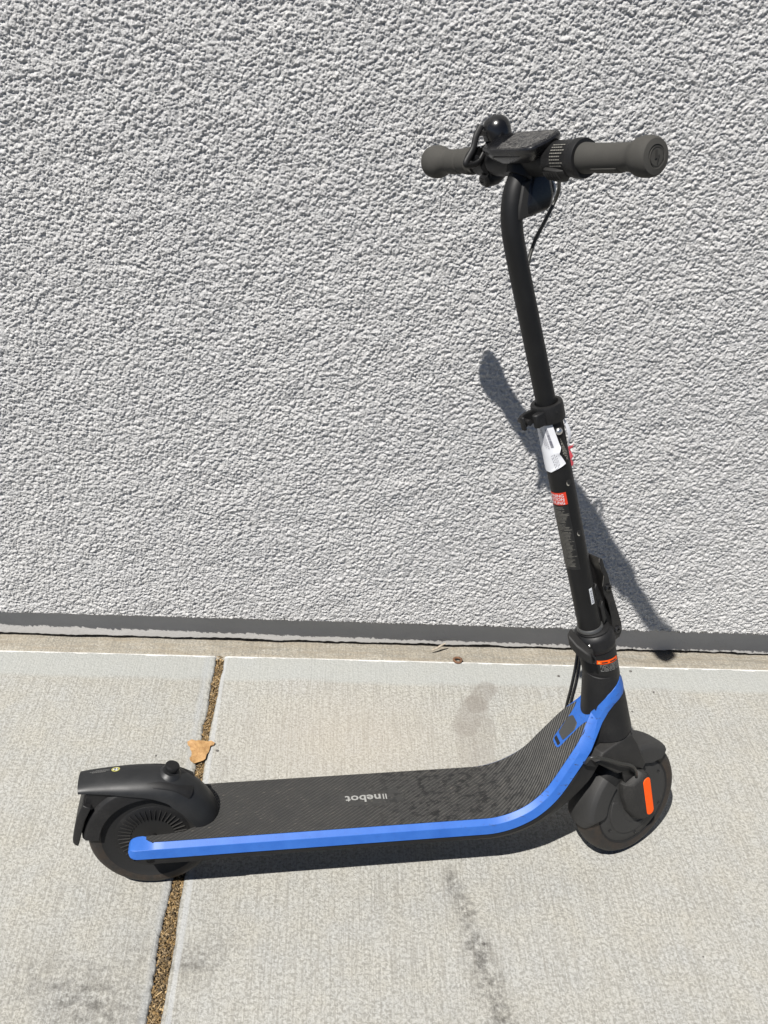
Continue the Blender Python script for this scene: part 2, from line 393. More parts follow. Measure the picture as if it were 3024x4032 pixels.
def slab_between(name, eL, eR, yy, roundL, roundR):
    """concrete slab: cross sections along y with rounded arrises at the joints and at the wall"""
    r_ = .006; rings = []; ysec = list(yy[:-1]) + [SLAB_Y - .006]; L = list(eL[:-1]) + [eL[-1]]; R2 = list(eR[:-1]) + [eR[-1]]
    keep = [i for i in range(len(ysec)) if ysec[i] <= SLAB_Y - .006]
    sec = [(ysec[i], L[i], R2[i], 0.0, 0.0) for i in keep]
    for a in (20, 45, 70, 90):                              # arris along the wall
        sec.append((SLAB_Y - .006 + .006 * math.sin(math.radians(a)), L[-1], R2[-1], -.006 * (1 - math.cos(math.radians(a))), 0))
    for y, l, r, dz, _ in sec:
        pts = [(l, -.04), (l, dz - r_)]
        for a in (25, 50, 75): q = math.radians(a); pts.append((l + r_ * (1 - math.cos(q)), dz - r_ * (1 - math.sin(q))))
        pts.append((l + r_, dz)); pts += [(l + (r - l) * t, dz) for t in (.25, .5, .75)]; pts.append((r - r_, dz))
        for a in (75, 50, 25): q = math.radians(a); pts.append((r - r_ * (1 - math.cos(q)), dz - r_ * (1 - math.sin(q))))
        pts += [(r, dz - r_), (r, -.04)]
        rings.append([(px, y, pz) for px, pz in pts])
    mb = MB(); mb.add(*loft(rings, True)); return mb.build(name, 'slab', walk, angle=60)
yyL, eL = edge_fn(jl, 3, .0017); _, eR = edge_fn(jr, 4, .0007)
slab_between('slab', np.full(len(yyL), -1.72), eL, yyL, 0, 1)
slab_between('slab', eR, np.full(len(yyL), 1.33), yyL, 1, 0)
slab_between('slab', np.full(len(yyL), 1.345), np.full(len(yyL), 2.86), yyL, 1, 0)
slab_between('slab', np.full(len(yyL), -3.24), np.full(len(yyL), -1.733), yyL, 0, 1)

# mortar strip between slabs and foundation (a little lower, uneven)
xs = np.linspace(-3, 3, 601); ys = np.concatenate([np.linspace(SLAB_Y - .010, YW - .004, 12), [YW + .05]])
nz = np.random.default_rng(11)
def fbm2(nx, ny, scales, seed):
    r_ = np.random.default_rng(seed); out = np.zeros((nx, ny))
    kx = np.fft.fftfreq(nx)[:, None]; ky = np.fft.fftfreq(ny)[None, :]
    for lam, amp in scales:
        k_ = np.hypot(kx, ky) + 1e-9; f = np.fft.fft2(r_.normal(size=(nx, ny))) * np.exp(-((np.log(k_ * lam)) / .55) ** 2)
        q = np.real(np.fft.ifft2(f)); out += amp * q / q.std()
    return out
hs = fbm2(len(xs), 16, [(20, .0010), (6, .0006)], 5)[:, :len(ys)]
P = np.stack([np.repeat(xs[:, None], len(ys), 1), np.repeat(ys[None], len(xs), 0), -.0045 + hs - .0015 * (np.repeat(ys[None], len(xs), 0) < SLAB_Y + .003)], -1)
DEL = lambda q: np.interp(q, [-.6, .13, .9], [.002, .006, .009])
P[..., 2] -= (.85 * DEL(xs))[:, None] * np.clip((ys - SLAB_Y) / (YW - SLAB_Y), 0, 1.2)[None]
P[:, -1, 2] = -.85 * DEL(xs) - .006
mb = MB(); V, F = slab_grid(P, np.tile((0, 0, 1.0), P.shape[:2] + (1,)), .02); mb.add(V, F)
tag(mb.build('mortar_strip', 'strip', angle=70), kind='structure')

# crumbs and needles lying in the joint
def crumbs():
    V, F = [], []; r_ = np.random.default_rng(21)
    for i in range(5200):
        y = r_.uniform(.55, SLAB_Y - .001); l = np.interp(y, jy, jl) - .0005; r = np.interp(y, jy, jr) + .0005
        x = r_.uniform(l - .0012, r + .0006); s = r_.uniform(.0005, .0019) if r_.random() < .9 else r_.uniform(.0019, .0030)
        edge = min(x - l, r - x) / (r - l); z = -.0075 + .0035 * r_.random() + .003 * edge
        o = len(V); q = r_.normal(size=(6, 3)); base = np.array([(1, 0, 0), (-1, 0, 0), (0, 1, 0), (0, -1, 0), (0, 0, 1), (0, 0, -1)]) * s + q * s * .25
        if r_.random() < .12:
            a = r_.uniform(0, 6.28); dv = np.array([math.cos(a), math.sin(a), 0]); base = base * .5 + np.sign(base @ dv)[:, None] * dv * s * 2.2
        V += [tuple(b_ + (x, y, z)) for b_ in base]
        F += [(o + a, o + b_, o + c) for a, b_, c in ((0, 2, 4), (2, 1, 4), (1, 3, 4), (3, 0, 4), (2, 0, 5), (1, 2, 5), (3, 1, 5), (0, 3, 5))]
    mb = MB(); mb.add(V, F); return mb.build('joint_debris', 'crumb', smooth=False)
tag(crumbs(), 'brown crumbs and dry needles filling the joint between the concrete slabs', 'debris', kind='stuff')
fill = MB(); yj = np.linspace(.2, SLAB_Y, 200)
Pj = np.stack([np.stack([np.interp(yj, jy, jl) - .001 + t * (np.interp(yj, jy, jr) - np.interp(yj, jy, jl) + .002), yj, np.full(200, -.0085) + .0006 * np.random.default_rng(2).normal(size=200)], -1) for t in (0, .5, 1)], 1)
fill.add(*slab_grid(Pj, np.tile((0, 0, 1.0), (200, 3, 1)), .02)); fill.build('joint_soil', 'soil', walk)

# building wall
wall = tag(empty('building_wall', (0.2, YW, 0)), 'pale grey rough stucco wall above a recessed painted foundation', 'wall')
wall_off = np.array([0.2, YW, 0])
def grains(x, z, cell, seed, r_lo=.55, r_hi=.95):
    """rounded grains on a jittered grid: highest dome at each point, with sharp crevices between"""
    r_ = np.random.default_rng(seed); n0 = 512
    jx_, jz_, hh, rr_ = r_.random((4, n0, n0)); u = x / cell; v = z / cell; iu = np.floor(u).astype(int); iv = np.floor(v).astype(int); out = np.full(u.shape, -1.0)
    for a in (-1, 0, 1):
        for b in (-1, 0, 1):
            p = (iu + a) % n0; q = (iv + b) % n0
            du = u - (iu + a + jx_[p, q]); dv = v - (iv + b + jz_[p, q]); rad_ = r_lo + (r_hi - r_lo) * rr_[p, q]
            out = np.maximum(out, .45 * hh[p, q] + (1 - (du * du + dv * dv) / (rad_ * rad_)) * rad_)
    return np.clip(out, -.2, None)
def stucco_field(nx, nz_, step, seed):
    r_ = np.random.default_rng(seed)
    kx = np.fft.fftfreq(nx, step)[:, None]; kz = np.fft.fftfreq(nz_, step)[None, :]
    def band(lam, sig, stretch=1.0, ang=0.0):
        ca, sa = math.cos(ang), math.sin(ang); a = (kx * ca + kz * sa) * stretch; b = (-kx * sa + kz * ca)
        k_ = np.sqrt(a * a + b * b) + 1e-9
        q = np.real(np.fft.ifft2(np.fft.fft2(r_.normal(size=(nx, nz_))) * np.exp(-(np.log(k_ * lam) / sig) ** 2))); return q / q.std()
    x = np.arange(nx)[:, None] * step + np.zeros((1, nz_)); z = np.arange(nz_)[None] * step + np.zeros((nx, 1))
    wx = .0009 * band(.012, .5); wz = .0009 * band(.012, .5)
    g1 = grains(x * .88 + wx, z + wz, .0044, seed + 1); g2 = grains(x + wz, z * 1.05 - wx, .0029, seed + 2)
    h = .00255 * (g1 - g1.mean()) + .00225 * (g2 - g2.mean()) + .00034 * band(.0036, .35) + .00022 * band(.016, .5, 1.2, .4) + .00045 * band(.09, .6, 1.3, .3)
    deep = band(.011, .4, 1.2, .4); h -= .0016 * np.clip(deep - 1.6, 0, 2)
    return h
def wall_piece(x0, x1, z0, z1, step, seed, name, lip):
    nx = int((x1 - x0) / step) + 1; nz_ = int((z1 - z0) / step) + 1
    h = stucco_field(nx, nz_, step, seed)
    X = np.linspace(x0, x1, nx)[:, None] + np.zeros((1, nz_)); Zg = np.linspace(z0, z1, nz_)[None] + np.zeros((nx, 1))
    if lip: Zg[:, :3] += .85 * (np.interp(X[:, :3], [-.6, .13, .9], [.0213, .0245, .0265]) - .0181)
    if lip: Zg[:, 0] += .0012 * h[:, 0] / h.std() * .6
    Y = YW - np.interp(X, [-4, -.6, .13, .9, 4], [.0213, .0213, .0245, .0265, .0265]) - h
    V = np.stack([X, Y, Zg], -1)
    if lip:
        under = V[:, :1].copy(); under[..., 1] = YW + .01; under[..., 2] = V[:, :1, 2] + .0015
        V = np.concatenate([under, V], 1); nz_ += 1
    V = V - wall_off
    idx = np.arange(nx * nz_).reshape(nx, nz_)
    q = np.stack([idx[:-1, :-1], idx[1:, :-1], idx[1:, 1:], idx[:-1, 1:]], -1).reshape(-1, 4)
    me = bpy.data.meshes.new(name); me.vertices.add(nx * nz_); me.vertices.foreach_set('co', V.reshape(-1).astype(np.float32))
    me.loops.add(q.size); me.loops.foreach_set('vertex_index', q.reshape(-1).astype(np.int32))
    me.polygons.add(len(q)); me.polygons.foreach_set('loop_start', np.arange(0, q.size, 4, dtype=np.int32))
    me.update(calc_edges=True); me.validate(); me.shade_smooth(); me.materials.append(M['stucco'])
    o = bpy.data.objects.new(name, me); COL.objects.link(o); o.parent = wall; return o
wall_piece(-.72, 1.02, ZS, 1.25, .00130, 31, 'stucco', True)
wall_piece(-1.70, -.72, ZS, 1.25, .0038, 32, 'stucco', True)          # coarser relief outside the photographed stretch
wall_piece(1.02, 2.00, ZS, 1.25, .0038, 33, 'stucco', True)
wall_piece(-1.70, 2.00, 1.25, 1.75, .0038, 34, 'stucco', False)
wall_piece(-4.0, -1.70, ZS, 1.75, .012, 35, 'stucco', True)
wall_piece(2.00, 4.0, ZS, 1.75, .012, 36, 'stucco', True)
wall_piece(-4.0, 4.0, 1.75, 3.2, .014, 37, 'stucco', False)
# foundation with an uneven lower paint edge over a dark crack
xf = np.linspace(-2.2, 2.2, 1101); r_ = np.random.default_rng(41)
lowz = .0046 + .0011 * np.convolve(r_.normal(size=1101), np.ones(9) / 3, 'same') + .0003 * np.convolve(r_.normal(size=1101), np.ones(60) / 8, 'same')
lowz = np.clip(lowz, -.001, .0085)
zf = [0, .006, .014, .03, .05, .08, .12]
Pf = np.zeros((1101, 7, 3)); Pf[..., 0] = xf[:, None]; bow = .0008 * np.convolve(r_.normal(size=1101), np.ones(80) / 9, 'same')
for j, z in enumerate(zf): Pf[:, j, 2] = lowz if j == 0 else z + lowz * .4; Pf[:, j, 1] = YW + bow * .5 - (.0012 if j < 2 else 0)
Pf[..., 1] += DEL(xf)[:, None]; Pf[:, 0, 2] -= .85 * DEL(xf); Pf[:, 1, 2] -= .85 * DEL(xf)
mb = MB(); mb.add(*slab_grid(Pf - wall_off, np.tile((0, -1.0, 0), (1101, 7, 1)), .20)); mb.build('foundation', 'foundation', wall, angle=60)
mb = MB(); mb.add(*box((-2.2, YW - .0095, ZS - .0060), (2.2, YW + .004, ZS + .010)), tr=lambda V: V - wall_off); mb.build('drip_edge', 'foundation', wall, bevel=.001)
mb = MB(); mb.add(*box((-4, YW + .06, -.15), (4, YW + .24, 3.2)), tr=lambda V: V - wall_off); mb.build('wall_core', 'foundation', wall, smooth=False)

# ------------------------------------------------------------------ the scooter
PSI, PHI = math.radians(6.2166), math.radians(6.9846)
ROOT = empty('electric_scooter', (-.2296, .9691, 0))
ROOT.rotation_mode = 'QUATERNION'
ROOT.rotation_quaternion = (Matrix.Rotation(PSI, 3, 'Z') @ Matrix.Rotation(-PHI, 3, 'X')).to_quaternion()
tag(ROOT, 'black electric kick scooter with blue deck trim standing before the stucco wall', 'scooter')
A0 = np.array([0.70857883, 0, 0.09112796]); AXV = np.array([-0.29459455, 0, 0.95562234])
FD = np.array([0.86860454, 0.41692426, 0.26776913]); LD = np.array([-0.39842214, 0.90894123, -0.12282361])
def T(V):                                     # steering frame -> scooter frame
    V = np.asarray(V, float).reshape(-1, 3); return A0 + V[:, :1] * FD + V[:, 1:2] * LD + V[:, 2:3] * AXV
def Tp(a, b, c): return T([(a, b, c)])[0]
S_ = ROOT
WR = .0919
# --- deck profile
ang = math.atan(1.65); RB = .11; TN = RB * math.tan(ang / 2); XI = .538; ZF = .1146; SB = XI - TN; SE = SB + RB * ang
def prof(s):
    if s <= SB: return np.array([s, 0, ZF]), np.array([0, 0, 1.0])
    if s <= SE: a = (s - SB) / RB
    else: a = ang
    x = SB + RB * math.sin(a); z = ZF + RB - RB * math.cos(a)
    if s > SE: x += (s - SE) * math.cos(a); z += (s - SE) * math.sin(a)
    return np.array([x, 0, z]), np.array([-math.sin(a), 0, math.cos(a)])
def W(s): return float(np.interp(s, [-.05, .48, .54, .60, .65, .69, .74], [.0568, .0568, .0545, .0485, .0405, .0305, .026]))
def dp(s, y, n): p, nn = prof(s); return p + nn * n + np.array([0, y, 0])
# body
rings = []
for s in np.concatenate([[.088], np.linspace(.10, .46, 14), np.linspace(.476, .60, 20), np.linspace(.61, .69, 12)]):
    w = W(s) - float(np.interp(s, [.62, .69], [0, .016])); t = float(np.interp(s, [0, .45, .56, .62, .72], [.036, .036, .041, .052, .062]))
    half = [(w * .5, -.002), (w - .002, -.003), (w + .002, -.0065), (w + .0062, -.011), (w + .0066, -.0195), (w + .0094, -.0215), (w + .0096, -.0275), (w + .003, -t + .002), (w - .012, -t)]
    sec = half + [(-a, b) for a, b in half[::-1]]
    rings.append([dp(s, a, b) for a, b in sec])
body = MB(); body.add(*loft(rings))
for sg in (-1, 1):                            # two arms straddling the wheel
    rr = []
    for s, top, bot, inn in ((-.0245, .103, .094, .050), (-.022, .107, .0885, .0465), (-.016, .111, .083, .0445), (-.006, .1126, .0800, .0435), (.02, .1126, .0788, .0432), (.05, .1126, .0786, .0415), (.072, .1126, .0786, .034), (.092, .1126, .0786, .008)):
        out = .0625; top = top - .0030
        pts = [(inn, top), (out - .004, top), (out, top - .006), (out, .0965 if bot < .09 else bot + .006), (out + .0035, .0935 if bot < .09 else bot + .004), (out + .0035, bot + .006 if bot < .09 else bot + .003), (out - .003, bot), (inn, bot)]
        rr.append([(s, sg * a, b) for a, b in pts])
    body.add(*loft(rr))
body.build('deck_body', 'black', S_, bevel=.0012)
# seam line and lower side rail of the deck
# mat (two half strips with the wheel cut-out at the back and the plate cut-out on the ramp)
def cut(s):
    if s < .0875: return float(np.interp(s, [-.006, .0, .02, .045, .060, .072, .080, .0865, .0875], [.0440, .0437, .0430, .0400, .0325, .0235, .0145, .004, 0]))
    if s > .6225: return HW(s) + .0006
    return 0.0
def HW(s): return float(np.interp(s, [.6225, .6245, .630, .650, .672, .684, .690, .700], [.0045, .0105, .0128, .0146, .0172, .0205, .0245, .0265]))
ss = np.unique(np.concatenate([np.linspace(-.006, .10, 34), np.linspace(.10, .47, 30), np.linspace(.47, .60, 26), np.linspace(.60, .6885, 30), [.6225, .6245, .6235]]))
mat_mb = MB(); uvs = []
for sg in (-1, 1):
    P = []; N_ = []; U = []
    for s in ss:
        w = W(s) - .0004
        if s < .004: w = W(s) - (.004 - s) * .75
        if s > .672: w = W(s) - ((s - .672) / .0165) ** 2 * .006
        c = min(cut(s), w - .0004); row = []; u_ = []
        for t in np.linspace(0, 1, 9):
            y = sg * (c + (w - c) * t); row.append(dp(s, y, .0012)); u_.append((s, y))
        P.append(row); U.append(u_); N_.append([prof(s)[1]] * 9)
    V, F = slab_grid(np.array(P), np.array(N_), .0025); mat_mb.add(V, F); uvs += [q for r in U for q in r] * 2
mo = mat_mb.build('deck_mat', 'mat', S_, angle=50)
uvl = mo.data.uv_layers.new(name='UVMap')
for lp in mo.data.loops: uvl.data[lp.index].uv = uvs[lp.vertex_index]
# worn lettering, read from the far side of the deck
V, F = text_mesh('nebot', .0205, .00042); V[:, 0] *= 1.10
tm = MB(); x_off = .2770 + V[:, 0].max()
tm.add([dp(x_off - a, .0085 - b, .0017) for a, b, _ in V], F)
for q in (x_off + .0022, x_off + .0062):
    tm.add([dp(q, .0085, .0017), dp(q + .0019, .0085, .0017), dp(q + .0019, -.0025, .0017), dp(q, -.0025, .0017)], [(0, 1, 2, 3)])
M['lettering'] = plastic('worn_grey_lettering', (.24, .24, .23), .7, .5, (.05, .05, .05), 0)
lo = tm.build('lettering', 'lettering', mo, smooth=False)
# neck surface
def nk(z, ph, off=0.0):
    rf = np.interp(z, [.18, .2147, .29, .325, .345], [.033, .033, .033, .0285, .027]) + off
    rr = np.interp(z, [.18, .2147, .2535, .29, .325, .345], [.052, .048, .038, .030, .0225, .021]) + off
    rl = np.interp(z, [.18, .21, .25, .29, .325, .345], [.043, .041, .036, .0305, .0262, .025]) + off
    c = math.cos(ph); xc = .7086 - .3083 * (z - .0911)
    b = rr + (rf - rr) * (.5 + .5 * c) if False else (rf if c > 0 else rr)
    return np.array([xc + b * c, rl * math.sin(ph), z])
rings = []
for t in np.linspace(0, 1, 22):
    ring = []
    for ph in np.linspace(-math.pi, math.pi, 64, endpoint=False):
        zl = .2262 + .0095 * math.cos(ph); ring.append(nk(zl + (.3285 - zl) * t, ph))
    rings.append(ring)
nb = MB(); nb.add(*loft(rings)); nb.build('neck', 'black', S_, angle=45, bevel=.0009)
# blue trim, one per side
def rad(d): return math.radians(d)
for sg in (-1, 1):
    rings = []
    def st(top, ridge, bot, inb, ini): rings.append([top, ridge, bot, inb, ini])
    tip = [(-.0300, -.0098, -.0118, .0480), (-.0292, -.0065, -.0148, .0460), (-.0272, -.0035, -.0172, .0445), (-.0235, -.0012, -.0188, .0436), (-.0185, .0003, -.0195, .0432), (-.0110, .0010, -.0196, .0432), (-.0045, .0010, -.0196, .0455), (.0015, .0009, -.0196, .0520), (.006, .0008, -.0196, .0564)]
    for s, tp, bt, inn in tip:
        rg = -.0058 if tp > -.0045 else (tp + bt) / 2 + .001
        w = .0554; sh = float(np.interp(s, [-.0300, -.0292, -.0272, -.0235, -.0185], [.0075, .0050, .0026, .0008, 0]))
        st(dp(s, sg * inn, tp), dp(s, sg * (w + .0092 - sh), rg), dp(s, sg * (w + .0118 - sh), bt), dp(s, sg * (w + .002), bt + .0002), dp(s, sg * (inn + .001), tp - .004))
    for s in np.concatenate([np.linspace(.02, .46, 14), np.linspace(.476, .60, 18), np.linspace(.61, .662, 7)]):
        w = W(s); wid = float(np.interp(s, [.6, .685], [1, .85]))
        st(dp(s, sg * w, .0008), dp(s, sg * (w + .0078 * wid), -.0058), dp(s, sg * (w + .0108), -.0196 * float(np.interp(s, [.5, .62], [1, .95]))), dp(s, sg * (w + .002), -.0196), dp(s, sg * (w - .003), -.004))
    for (a, b, c) in (((.2674, -143), (.260, -126), (.2565, -116)), ((.2882, -114), (.2805, -106), (.2755, -98)), ((.3020, -90), (.2930, -86), (.2865, -80)), ((.3112, -66), (.3020, -64), (.2925, -62)), ((.3165, -45), (.3075, -44), (.2965, -44)), ((.3195, -25), (.3110, -25), (.2995, -25)), ((.3205, 0), (.3125, 0), (.3010, 0))):
        q = lambda zp, off: nk(zp[0], rad(zp[1]) * (1 if sg < 0 else -1), off)
        st(q(a, .0008), q(b, .0028), q(c, .0012), q(c, -.004), q(a, -.004))
    tb = MB(); tb.add(*loft(rings)); tb.build('trim', 'blue', S_, angle=30, bevel=.0007, seg=2)
# blue plate with cover and slot
P = []; N_ = []
for s in np.concatenate([[.6225, .6233, .6245, .627, .630], np.linspace(.635, .70, 16)]):
    hw = HW(s); P.append([dp(s, hw * t, .0015) for t in np.linspace(-1, 1, 7)]); N_.append([prof(s)[1]] * 7)
pb = MB(); pb.add(*slab_grid(np.array(P), np.array(N_), .006)); plate = pb.build('trim_plate', 'blue', S_, angle=40, bevel=.0006)
def ramp_patch(pts, n0, n1): return prism(pts, n0, n1, lambda a, b, h: dp(a, b, h))
def rounded(poly, r=.002, n=4):
    out = []; P = [np.array(q, float) for q in poly]
    for i in range(len(P)):
        a, b, c = P[i - 1], P[i], P[(i + 1) % len(P)]; u = (a - b) / np.linalg.norm(a - b); v = (c - b) / np.linalg.norm(c - b)
        p0, p1 = b + u * r, b + v * r
        for t in np.linspace(0, 1, n): out.append(tuple((1 - t) ** 2 * p0 + 2 * t * (1 - t) * b + t * t * p1))
    return out
cb = MB(); cb.add(*ramp_patch(rounded([(.6385, -.0100), (.6385, .0100), (.6650, .0152), (.6735, .0100), (.6735, -.0100), (.6650, -.0152)], .003), .0, .0026))
M['cover'] = plastic('grey_rubber_cover', (.036, .037, .0365), .62, .3, (.12, .12, .12), .0002)
cb.build('port_cover', 'cover', plate, bevel=.0006)
cb = MB(); cb.add(*ramp_patch(rounded([(.6268, -.0088), (.6268, .0088), (.6325, .0096), (.6325, -.0096)], .0012), .0, .0019)); cb.build('slot', 'gap_shade', plate)

# --- wheels
tyre_prof = [(.064, -.0165), (.068, -.0198), (.073, -.0212), (.080, -.0215), (.0855, -.0190), (.0893, -.0140), (.0912, -.0075), (.0919, 0), (.0912, .0075), (.0893, .0140), (.0855, .0190), (.080, .0215), (.073, .0212), (.068, .0198), (.064, .0165)]
def ring_prof(): 
    out = []
    for (a, b), (c, d) in zip(tyre_prof[:-1], tyre_prof[1:]):
        out += [(a + (c - a) * t, b + (d - b) * t) for t in (0, .5)]
    return out + [tyre_prof[-1]]
def wheel(c, u, v, w, motor):
    c, u, v, w = map(np.asarray, (c, u, v, w))
    hub = MB()
    if not motor:
        hub.add(*lathe([(.0105, -.0165), (.0290, -.0165), (.0300, -.0192), (.0505, -.0200), (.0535, -.0192), (.0545, -.0172), (.0665, -.0180), (.0665, .0180), (.0545, .0172), (.0535, .0192), (.0300, .0192), (.0290, .0165), (.0105, .0165)], c, u, v, w, 72))
        ho = hub.build('wheel', 'black', S_, angle=30)
        fn = MB()
        for sd in (-1, 1):
            for i in range(40):
                a = 2 * math.pi * i / 40 + .03; e = np.cos(a) * u + np.sin(a) * v; t = -np.sin(a) * u + np.cos(a) * v
                p0, p1 = c + e * .0312, c + e * .0485
                y0, y1 = .0190 * sd, .0214 * sd
                V = [p0 - t * .0006 + w * y0, p0 + t * .0006 + w * y0, p1 + t * .0007 + w * y0, p1 - t * .0007 + w * y0, p0 - t * .0003 + w * y1, p0 + t * .0003 + w * y1, p1 + t * .0004 + w * y1, p1 - t * .0004 + w * y1]
                fn.add(V, box((0, 0, 0), (1, 1, 1))[1])
        tag(fn.build('cooling_fins', 'dusty', ho, smooth=False), kind='stuff')
        ax_ = MB(); ax_.add(*lathe([(.0120, -.0166), (.0118, -.0171), (.0108, -.0171), (.0104, -.0166)], c, u, v, w, 32)); ax_.build('bearing_ring', 'dsteel', ho)
        ax_ = MB(); ax_.add(*lathe([(.006, -.066), (.006, .066)], c, u, v, w, 20)); ax_.build('axle', 'dsteel', ho)
    else:
        hub.add(*lathe([(.010, -.0245), (.035, -.0240), (.0560, -.0228), (.0670, -.0212), (.0690, -.0195), (.0690, .0195), (.0670, .0212), (.0560, .0228), (.035, .0240), (.010, .0245)], c, u, v, w, 96))
        ho = hub.build('wheel', 'disc', S_, angle=40)
        for i in range(6):
            a = rad(20 + 60 * i); cc = c + (np.cos(a) * u + np.sin(a) * v) * .059 - w * .0222
            sb = MB(); sb.add(*lathe([(.0030, .0), (.0030, -.0006), (.0023, -.0009), (.0021, -.0003), (.0001, -.0003)], cc, u, v, w, 16)); sb.build('screw', 'dsteel', ho)
        cr = MB(); pts = []
        for a in np.linspace(-215, -62, 26):
            ro = .0515 + .002 * math.sin(rad(a * 2)); pts.append((ro * math.cos(rad(a)), ro * math.sin(rad(a))))
        for a in np.linspace(-66, -215, 24):
            ri = float(np.interp(a, [-215, -178, -120, -66], [.018, .022, .034, .0455])); pts.append((ri * math.cos(rad(a)), ri * math.sin(rad(a))))
        cr.add(*prism(pts, -.0215, -.0248, lambda a, b, h: c + a * u + b * v + h * w)); cr.build('rib', 'disc', ho, bevel=.0012)
    gr_ = MB(); gr_.add(*lathe([(.0655, -.0190), (.0712, -.0214), (.0712, -.0180)], c, u, v, w, 72)); gr_.build('rim_shade_ring', 'gap_shade', ho)  # dark ring painted where shade falls between rim and tyre
    ty = MB(); ty.add(*lathe(ring_prof(), c, u, v, w, 96, closed=True)); ty.build('tyre', 'tyre', ho, angle=60)
    return ho
wheel((0, 0, WR), (1, 0, 0), (0, 0, 1), (0, 1, 0), False)
wheel(A0 + FD * .0024, FD, AXV, LD, True)

# --- fender over the wheel with tail strut and button
top = smooth_path([(-.0965, 0, .1872), (-.075, 0, .1902), (-.030, 0, .1932), (.008, 0, .1925), (.038, 0, .1862), (.058, 0, .1730), (.074, 0, .1560), (.0850, 0, .1390), (.0915, 0, .1230), (.0938, 0, .1100), (.0940, 0, .1020)], 6)
def fender_grid():
    P = []; N_ = []
    for i, q in enumerate(top):
        t = top[min(i + 1, len(top) - 1)] - top[max(i - 1, 0)]; t = t / np.linalg.norm(t); n = np.array([-t[2], 0, t[0]])
        hw = float(np.interp(q[0], [-.1, -.06, -.03, .0, .06, .094], [.0225, .0265, .0300, .0315, .0335, .0345])); dep = float(np.interp(q[0], [-.1, -.06, -.03, .0, .025, .05, .08, .094], [.0085, .0135, .0185, .0225, .0280, .0330, .0330, .030]))
        row = []; nr = []
        for a in np.linspace(-1, 1, 25):
            th = a * math.pi / 2; y = hw * math.sin(th); dd = dep * (1 - abs(math.cos(th)) ** .9)
            row.append(q + n * (-dd) + np.array([0, y, 0])); nr.append(n * max(math.cos(th), .2) + np.array([0, math.sin(th), 0]))
        P.append(row); N_.append([v_ / np.linalg.norm(v_) for v_ in nr])
    return np.array(P), np.array(N_)
Pg, Ng = fender_grid()
fm = MB(); fm.add(*slab_grid(Pg, Ng, .0028)); fender = fm.build('fender', 'fender', S_, angle=80)
# inner guard arching over the tyre with the tail strut
def arc_channel(c, u, v, w, r, a0, a1, hw, skirt, th=.0025, n=30, m=15, taper0=1.0, taper1=1.0, skirt_fn=None):
    P = []; N_ = []
    for i, a in enumerate(np.linspace(rad(a0), rad(a1), n)):
        e = math.cos(a) * u + math.sin(a) * v; row = []; nr = []; f = i / (n - 1)
        tp = min(1, taper0 + (1 - taper0) * f / .15) * min(1, taper1 + (1 - taper1) * (1 - f) / .15)
        sk = skirt if skirt_fn is None else skirt_fn(f)
        for b in np.linspace(-1, 1, m):
            k_ = abs(b); 
            if k_ < .5: y = b * 2 * hw * .93 * tp; d = .004 * (k_ * 2) ** 3
            else: y = np.sign(b) * hw * tp * (.93 + .07 * min(1, (k_ - .5) / .12)); d = .004 + sk * (k_ - .5) * 2
            row.append(c + e * (r - d) + w * y); nr.append(e if k_ < .5 else w * np.sign(b) * .9 + e * .3)
        P.append(row); N_.append(nr)
    return slab_grid(np.array(P), np.array(N_), th)
ig = MB(); cw = np.array([0, 0, WR]); ex, ez, ey = np.array([1., 0, 0]), np.array([0, 0, 1.]), np.array([0, 1., 0])
ig.add(*arc_channel(cw, ex, ez, ey, .0985, 52, 176, .0270, .022))
ig.add(*prism([(-.0850, .176), (-.060, .178), (-.040, .172), (-.055, .166), (-.080, .148), (-.0885, .154)], -.0215, .0215, lambda a, b, h: np.array([a, h, b])))
ig.build('inner_guard', 'black', fender, angle=45, bevel=.0008)
ts = MB(); rr = []
for x, z, d, hw in ((-.0855, .162, .010, .0295), (-.0950, .140, .0095, .0285), (-.1010, .118, .009, .0270), (-.1055, .098, .008, .0245), (-.1072, .0875, .006, .021)):
    rr.append([(x - d * .5, -hw + .003, z), (x + d * .1, -hw, z - .001), (x + d * .7, -hw, z - .004), (x + d * .7, hw, z - .004), (x + d * .1, hw, z - .001), (x - d * .5, hw - .003, z)])
ts.add(*loft(rr)); ts.build('mud_flap', 'black', fender, bevel=.0015)
bt = MB(); bc, bn = np.array([.0285, 0, .1880]), np.array([.26, 0, .965]); bu = np.array([.965, 0, -.26])
bt.add(*lathe([(.0185, -.006), (.0165, -.0015), (.0135, .0015), (.0118, .0030)], bc, bu, ey, bn, 32)); bt.build('button_base', 'fender', fender)
bt = MB(); bt.add(*lathe([(.0075, .002), (.0070, .0058), (.0095, .0070), (.0102, .0085), (.0102, .0120), (.0094, .0136), (.0080, .0140), (.001, .0138)], bc, bu, ey, bn, 32)); bt.build('stop_button', 'black', fender)
